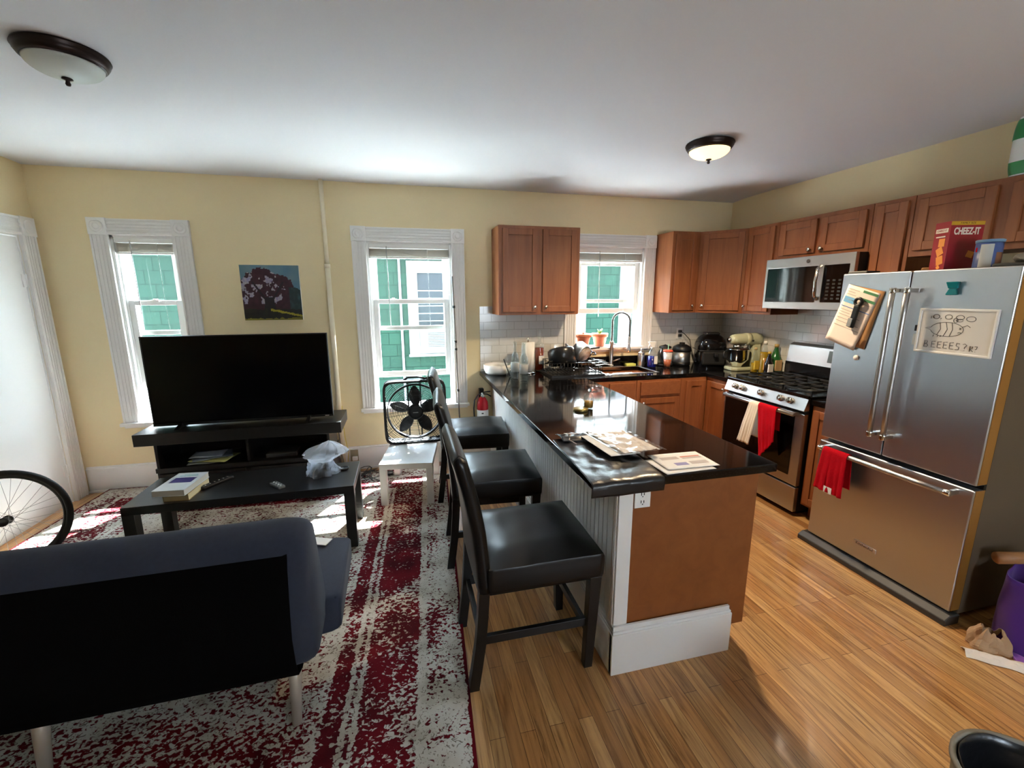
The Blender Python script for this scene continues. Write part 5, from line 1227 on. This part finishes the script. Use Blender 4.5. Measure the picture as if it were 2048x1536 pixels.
# ------------------------------------------------------------------ on the refrigerator
FXF = 2.551
def board():
    t = thing('whiteboard', 'small magnetic whiteboard with a drawn bee and handwriting on the right refrigerator door', 'whiteboard', (FXF-.001, -2.482, 1.322), R_)
    w, h = .305, .212; M = Matrix(((1, 0, 0, 0), (0, 1, 0, 0), (0, 0, 1, 0), (0, 0, 0, 1)))
    mk('board_face', B().box(0, w, -.008, 0, 0, h), pm('board_white', c3(222, 220, 214), .2), t, bev=.002)
    fr = B().slab([-.003, .008, w-.008, w+.003], [-.003, .008, h-.008, h+.003], lambda x, z: not (.008 < x < w-.008 and .008 < z < h-.008), -.013, 0, 'y')
    mk('board_frame', fr, M_white, t, bev=.003)
    mk('marker_clip', B().box(-.016, -.003, -.012, 0, .03, .085), M_white, t, bev=.002)
    mk('marker_cap', B().box(-.014, -.004, -.012, 0, .10, .13), M_black, t, bev=.002)
    sk = []   # strokes in board units (0..1 , 0..1)
    def S_(*p): sk.append([(a*w, b*h) for a, b in p])
    def el(cx, cy, rx, ry, a0=0, a1=2*PI, n=18): S_(*[(cx+rx*math.cos(a0+(a1-a0)*k/n), cy+ry*math.sin(a0+(a1-a0)*k/n)) for k in range(n+1)])
    S_((.165, .84), (.165, .78)); el(.235, .83, .042, .05); S_((.305, .80), (.298, .775)); el(.40, .83, .046, .05); el(.55, .825, .052, .05); el(.69, .80, .058, .055)
    el(.40, .55, .22, .16, -2.9, 2.9, 26); S_((.185, .58), (.10, .56), (.18, .53)); S_((.30, .70), (.32, .55), (.28, .41)); S_((.38, .71), (.41, .55), (.37, .39)); S_((.46, .70), (.48, .55), (.45, .39))
    el(.50, .76, .028, .05); el(.55, .76, .045, .03, .2, 6.0); S_((.60, .62), (.66, .66), (.70, .62)); S_((.565, .60), (.59, .56)); S_((.59, .60), (.565, .56)); el(.575, .48, .02, .02, 0, PI, 8)
    for x in (.24, .30, .34): S_((x, .41), (x-.008, .37))
    # BEEEES?R
    x = .13; y0, y1 = .12, .27
    S_((x, y0), (x+.003, y1), (x+.035, y1), (x+.045, y1-.035), (x+.03, (y0+y1)/2+.01), (x+.004, (y0+y1)/2), (x+.045, (y0+y1)/2-.01), (x+.055, y0+.03), (x+.04, y0), (x, y0))
    for k in range(4):
        x = .235+k*.082; S_((x+.05, y1-.005), (x, y1-.01), (x, y0+.005), (x+.052, y0)); S_((x, (y0+y1)/2), (x+.042, (y0+y1)/2+.004))
    S_((.61, y1-.02), (.57, y1-.01), (.565, .20), (.605, .17), (.60, .12), (.56, .115)); S_((.65, .24), (.675, .26), (.70, .23), (.675, .18), (.675, .15)); S_((.675, .12), (.676, .11))
    S_((.74, .10), (.742, .22), (.775, .21), (.77, .17), (.745, .165), (.785, .10)); S_((.80, .22), (.83, .22), (.825, .17), (.81, .15)); S_((.812, .11), (.813, .10))
    b = B()
    for s in sk: b.tube([(p[0], -.0086, p[1]) for p in s], .0011, 5)
    mk('marker_drawing', b, M_dkgrey, t)
board()
def note():
    t = thing('pinned_letter', 'tilted printed letter clipped to the left refrigerator door', 'letter', (FXF-.002, -2.085, 1.666), R_)
    a = -.30; M = Matrix.Rotation(a*-1, 4, 'Y')
    W_, Hh = .195, .34
    gg = lambda x, z: -.006-.05*max(0, (-z-.16))**1.3-.012*max(0, .04-x)
    def sh(x0, x1, z0, z1, off=0): return B(M).sheet(lambda u, v: (x0+(x1-x0)*u, gg(x0+(x1-x0)*u, z0+(z1-z0)*v)-off, z0+(z1-z0)*v), 8, 12, 0 if off else .0008)
    b = B(Matrix.Translation((.03, 0, -.01)) @ Matrix.Rotation(.20, 4, 'Y')).sheet(lambda u, v: (.0+.18*u, -.0035, -.33*v), 6, 6, .0008); mk('rear_sheet', b, M_kraft, t)
    mk('front_sheet', sh(0, W_, -Hh, 0), pm('letter_paper', c3(228, 214, 204), .8), t)
    mk('print_block', sh(.10, .19, -.022, -.008, .001), pm('print_green', c3(60, 120, 80), .7), t)
    mk('print_block', sh(.09, .19, -.065, -.05, .001), bpy.data.materials['print_green'], t)
    mk('print_block', sh(.008, .075, -.10, -.065, .001), pm('print_blue', c3(110, 170, 215), .7), t)
    mk('print_block', sh(.008, .185, -.125, -.121, .001), pm('print_blue_line', c3(60, 110, 180), .7), t)
    pt_ = pm('print_text', c3(170, 160, 156), .8)
    for z, x1 in ((-.02, .08), (-.035, .06), (-.05, .07), (-.08, .18), (-.14, .10), (-.155, .08), (-.17, .15), (-.19, .12), (-.21, .16), (-.235, .175)): mk('text_line', sh(.012, x1, z-.003, z, .001), pt_, t)
    t2 = thing('bag_clip_magnet', 'black and grey magnetic clip holding the letter', 'magnetic clip', (FXF-.014, -2.152, 1.47), R_)
    Mc = Matrix.Rotation(.18, 4, 'Y')
    mk('clip_ring', B(Mc).tube([(.020*math.cos(2*PI*k/20), -.010, .095+.020*math.sin(2*PI*k/20)) for k in range(20)], .0085, 8, closed=True), M_black, t2)
    mk('clip_body', B(Mc).box(-.016, .016, -.018, -.001, -.055, .078), M_black, t2, bev=.006)
    mk('clip_jaw', B(Mc).box(-.020, .006, -.024, -.018, -.05, .0), pm('clip_grey', c3(130, 134, 136), .4), t2, bev=.003)
note()
o = mk('round_magnet', B().lathe([(.014, 0), (.015, .006), (.012, .011), (.0001, .012)], M=Matrix.Rotation(-PI/2, 4, 'Y')), M_white, loc=(FXF-.0005, -2.187, 1.245)); tag(o, 'small white round magnet below the letter on the refrigerator', 'magnet')
t = thing('teal_magnet', 'translucent teal plastic clip magnet high on the right refrigerator door', 'magnet', (FXF-.001, -2.603, 1.635), R_)
M_teal = pm('teal_plastic', c3(20, 140, 150), .15, trans=.3)
mk('upper_wing', B().hexa([(-.018, -.02, -.005), (.018, -.02, -.005), (.014, 0, -.005), (-.014, 0, -.005)], [(-.027, -.028, .028), (.027, -.028, .028), (.02, 0, .028), (-.02, 0, .028)]), M_teal, t, bev=.004)
mk('lower_wing', B().hexa([(-.026, -.022, -.034), (.026, -.022, -.034), (.02, 0, -.034), (-.02, 0, -.034)], [(-.016, -.018, -.004), (.016, -.018, -.004), (.012, 0, -.004), (-.012, 0, -.004)]), M_teal, t, bev=.004)
# on top of the refrigerator
def crackers():
    w = Vector((.95, -.31, 0)); rz = math.atan2(w.y, w.x); W_, D_, Hh = .155, .088, .235
    t = thing('cracker_box', 'tall red cracker box with white CHEEZ-IT lettering on top of the refrigerator', 'box', (2.650, -2.475, 1.7245), rz)
    cr = pm('box_red', c3(150, 20, 34), .35)
    mk('carton', B().box(0, W_, 0, D_, 0, Hh), cr, t, bev=.001)
    mk('yellow_band', B().box(.001, W_-.001, -.0008, .001, Hh-.020, Hh-.002), pm('band_yellow', c3(196, 152, 30), .4), t)
    wh = pm('lettering_white', c3(232, 226, 212), .5); R90 = Matrix.Rotation(PI/2, 4, 'X')
    text('lettering', 'CHEEZ-IT', .036, wh, t, Matrix.Translation((W_/2, -.001, Hh-.050)) @ R90 @ Matrix.Diagonal((.78, 1.25, 1, 1)), .0006, bold=.0012)
    text('lettering', 'FAMILY SIZE', .013, pm('letter_brown', c3(90, 44, 10), .5), t, Matrix.Translation((W_/2, -.001, Hh-.0108)) @ R90, .0004)
    Ml = Matrix.Rotation(-PI/2, 4, 'Z')
    mk('name_panel', B().box(-.0008, .0, .010, D_-.008, Hh-.052, Hh-.032), wh, t)
    text('lettering', 'CHEEZ-IT', .013, cr, t, Matrix.Translation((-.0012, D_/2, Hh-.042)) @ Ml @ R90, .0004)
    mk('white_dash', B().box(-.0008, 0, .022, D_-.014, Hh-.074, Hh-.068), wh, t)
    oc = pm('cracker_orange', c3(232, 148, 60), .6)
    for y, z, s, a in ((.036, .135, .024, .78), (.040, .092, .025, .3), (.032, .048, .026, .55), (.034, .014, .012, .1)):
        q = [(y+s*1.0*math.cos(a+k*PI/2), z+s*1.15*math.sin(a+k*PI/2)) for k in range(4)]; mk('cracker_picture', B().prism(q, -.0012, -.0, 'x'), oc, t)
    q = [(.11+.022*math.cos(.5+k*PI/2), .075+.022*math.sin(.5+k*PI/2)) for k in range(4)]; mk('cracker_picture', B().prism(q, -.0012, 0, 'y'), oc, t)
crackers()
t = thing('snack_canister', 'blue round canister with nutrition label in front of the cracker box', 'canister', (2.690, -2.620, 1.7245))
mk('canister_body', B().lathe([(.046, 0), (.047, .004), (.047, .118), (.0001, .118)], n=36), pm('canister_blue', c3(76, 96, 150), .4), t)
mk('canister_lid', B().lathe([(.049, .116), (.050, .128), (.046, .130), (.0001, .129)], n=36), pm('lid_blue', c3(110, 144, 176), .35), t)
def cl(name, a0, a1, z0, z1, m): mk(name, B().sheet(lambda u, v: (.0478*math.cos(a0+(a1-a0)*u), .0478*math.sin(a0+(a1-a0)*u), z0+(z1-z0)*v), 10, 2), m, t)
cl('nutrition_label', 3.05, 4.0, .004, .108, pm('label_grey', c3(196, 194, 186), .6)); cl('picture_panel', 4.25, 5.0, .004, .07, pm('panel_brown', c3(140, 92, 62), .6)); cl('red_mark', 2.55, 2.75, .075, .095, M_red)
t = thing('snack_bags', 'crumpled silvery snack bag beside the blue canister on the refrigerator', 'bag', (2.76, -2.755, 1.7245))
mk('foil_bag', B().sheet(lambda u, v: ((.09*math.cos(2*PI*u))*(math.sin(PI*min(1, v*.9+.08)))*1.1, (.06*math.sin(2*PI*u))*(math.sin(PI*min(1, v*.9+.08))), .002+.075*v+.02*noise.noise(Vector((math.cos(6.28*u)*2, math.sin(6.28*u)*2, v*3)))*v), 30, 12, 0, smooth=False), pm('foil_grey', c3(150, 144, 134), .35, .4), t)
o = mk('kraft_packet', B().box(-.05, .05, -.03, .03, 0, .018), M_kraft, loc=(2.72, -2.37, 1.7245), rz=.5, bev=.006); tag(o, 'flat tan packet lying left of the cracker box', 'packet')
def pack():
    t = thing('paper_goods_pack', 'white and green wrapped pack standing on the wall cabinets', 'package', (3.18, -2.49, UT+.0005), 0)
    def f(u, v):
        a = 2*PI*u; p = 5; ca, sa = math.cos(a), math.sin(a); q = (abs(ca)**p+abs(sa)**p)**(-1/p); s = 1-.10*abs(2*v-1)**4
        return (.085*q*ca*s, .115*q*sa*s, .002+.285*v)
    b = B().sheet(f, 40, 10); b.add([f(k/40, 1) for k in range(40)], [tuple(range(40))])
    mk('wrap', b, pm('wrap_white', c3(222, 226, 224), .3), t)
    gm = pm('wrap_green', c3(40, 128, 70), .35)
    mk('green_band', B().sheet(lambda u, v: tuple(Vector(f(.25+.26*u, .62+.34*v-.0*u))*1.0+Vector((-.0015, .0015, 0))), 10, 6), gm, t)
    mk('green_band', B().sheet(lambda u, v: tuple(Vector(f(.25+.30*u, .02+.22*v))*1.0+Vector((-.0015, .0015, 0))), 10, 6), gm, t)
pack()

# ------------------------------------------------------------------ clutter right of the refrigerator, bin
def clutter():
    t = thing('purple_bag', 'purple cloth tote bag slumped beside the refrigerator', 'bag', (2.77, -3.02, 0), .2)
    M_pu = pm('purple_cloth', c3(78, 30, 128), .9, sheen=.2)
    def f(u, v):
        a = 2*PI*u; p = 3.2; ca, sa = math.cos(a), math.sin(a); q = (abs(ca)**p+abs(sa)**p)**(-1/p); s = 1-.12*v+.05*noise.noise(Vector((ca*2, sa*2, v*3)))
        return (.16*q*ca*s-.03*v, .11*q*sa*s, .003+.35*v+.02*noise.noise(Vector((ca, sa, 4)))*v)
    b = B().sheet(f, 48, 16, .004, smooth=True); b.box(-.13, .13, -.09, .09, .002, .008)
    mk('bag_body', b, M_pu, t)
    mk('bag_handle', B().tube([(-.08, -.10, .34), (-.075, -.12, .42), (0, -.12, .46), (.07, -.12, .42), (.075, -.10, .34)], .009, 8, flat=.4), M_pu, t)
    o = mk('wooden_roller', B().cyl((-.10, 0, 0), (.10, .02, 0), .028), wood('pale_wood', c3(186, 132, 86), c3(170, 118, 74), c3(200, 146, 100), .5, 'x'), loc=(2.76, -2.935, .355+.03), rz=-.35); tag(o, 'pale wooden cylinder lying across the purple bag', 'wooden roller')
    o = mk('black_bin_bag', B().ball((0, 0, .16), .15, 20, sz=1.05), pm('bin_bag', c3(10, 11, 13), .3, bump=1, bscale=14), loc=(2.98, -2.985, .003)); tag(o, 'black plastic bag bulging behind the purple bag', 'bag')
    o.location = (3.12, -3.02, .003)
    t = thing('paper_sack', 'crumpled brown paper sack on the floor beside the refrigerator', 'paper sack', (2.56, -2.99, 0), -.6)
    def g(u, v):
        a = 2*PI*u; ca, sa = math.cos(a), math.sin(a); q = (abs(ca)**4+abs(sa)**4)**(-.25); s = (1+.25*noise.noise(Vector((ca*2, sa*2, v*3))))*(1-.55*v*v)
        return (.075*q*ca*s, .05*q*sa*s, .002+.085*v+.05*noise.noise(Vector((ca*2, sa*2, 9)))*v)
    mk('sack_wall', B().sheet(g, 36, 10, .001, smooth=False), pm('brown_paper', c3(178, 146, 112), .85, bump=.6, bscale=40), t)
    t = thing('white_wrapper', 'crumpled white plastic wrapper on the floorboards by the paper sack', 'wrapper', (2.49, -3.06, 0), -.75)
    mk('wrapper_film', B().sheet(lambda u, v: ((u-.5)*.22, (v-.5)*.07*(1+.3*noise.noise(Vector((u*4, 1, 1)))), .004+.030*math.sin(PI*v)*(.6+.4*noise.noise(Vector((u*6, v*4, 2))))), 24, 10, .002, smooth=False), pm('wrapper_white', c3(226, 216, 204), .4), t)
    o = mk('violet_folder', B().box(-.10, .10, -.07, .07, 0, .012), pm('violet_plastic', c3(140, 92, 176), .35), loc=(2.66, -3.125, .001), rz=-.75, bev=.002); tag(o, 'flat violet plastic folder on the floor in front of the purple bag', 'folder')
    t = thing('waste_bin', 'round grey waste bin with black liner in the near right corner', 'waste bin', (1.45, -3.645, 0))
    mk('bin_shell', B().lathe([(.115, 0), (.12, .01), (.150, .40), (.156, .405), (.156, .415), (.144, .415), (.140, .40), (.112, .015), (.0001, .012)], n=48), pm('bin_grey', c3(122, 118, 108), .5), t)
    def lf(u, v):
        a = 2*PI*u; r = .160-.02*v if v < .12 else .1385-.02*(v-.12); z = .36+.058*(v/.06 if v < .06 else 1) if v < .12 else .415-.26*(v-.12)
        return (r*math.cos(a)*(1+.01*math.sin(a*17)), r*math.sin(a)*(1+.01*math.sin(a*13)), z)
    mk('bin_liner', B().sheet(lambda u, v: ((.138-.02*v)*math.cos(2*PI*u), (.138-.02*v)*math.sin(2*PI*u), .417-.25*v+.004*math.sin(40*u)), 60, 8, .001), M_poly, t)
    o = mk('crumpled_tissue', B().ball((0, 0, 0), .05, 12, sz=.6), pm('tissue', c3(226, 226, 226), .9, bump=2, bscale=20), loc=(1.45, -3.68, .30)); tag(o, 'crumpled white tissue inside the waste bin', 'tissue')
    mk('rubbish', B().lathe([(.125, .262), (.06, .268), (.0001, .266)], n=24), M_blackm, t)
clutter()
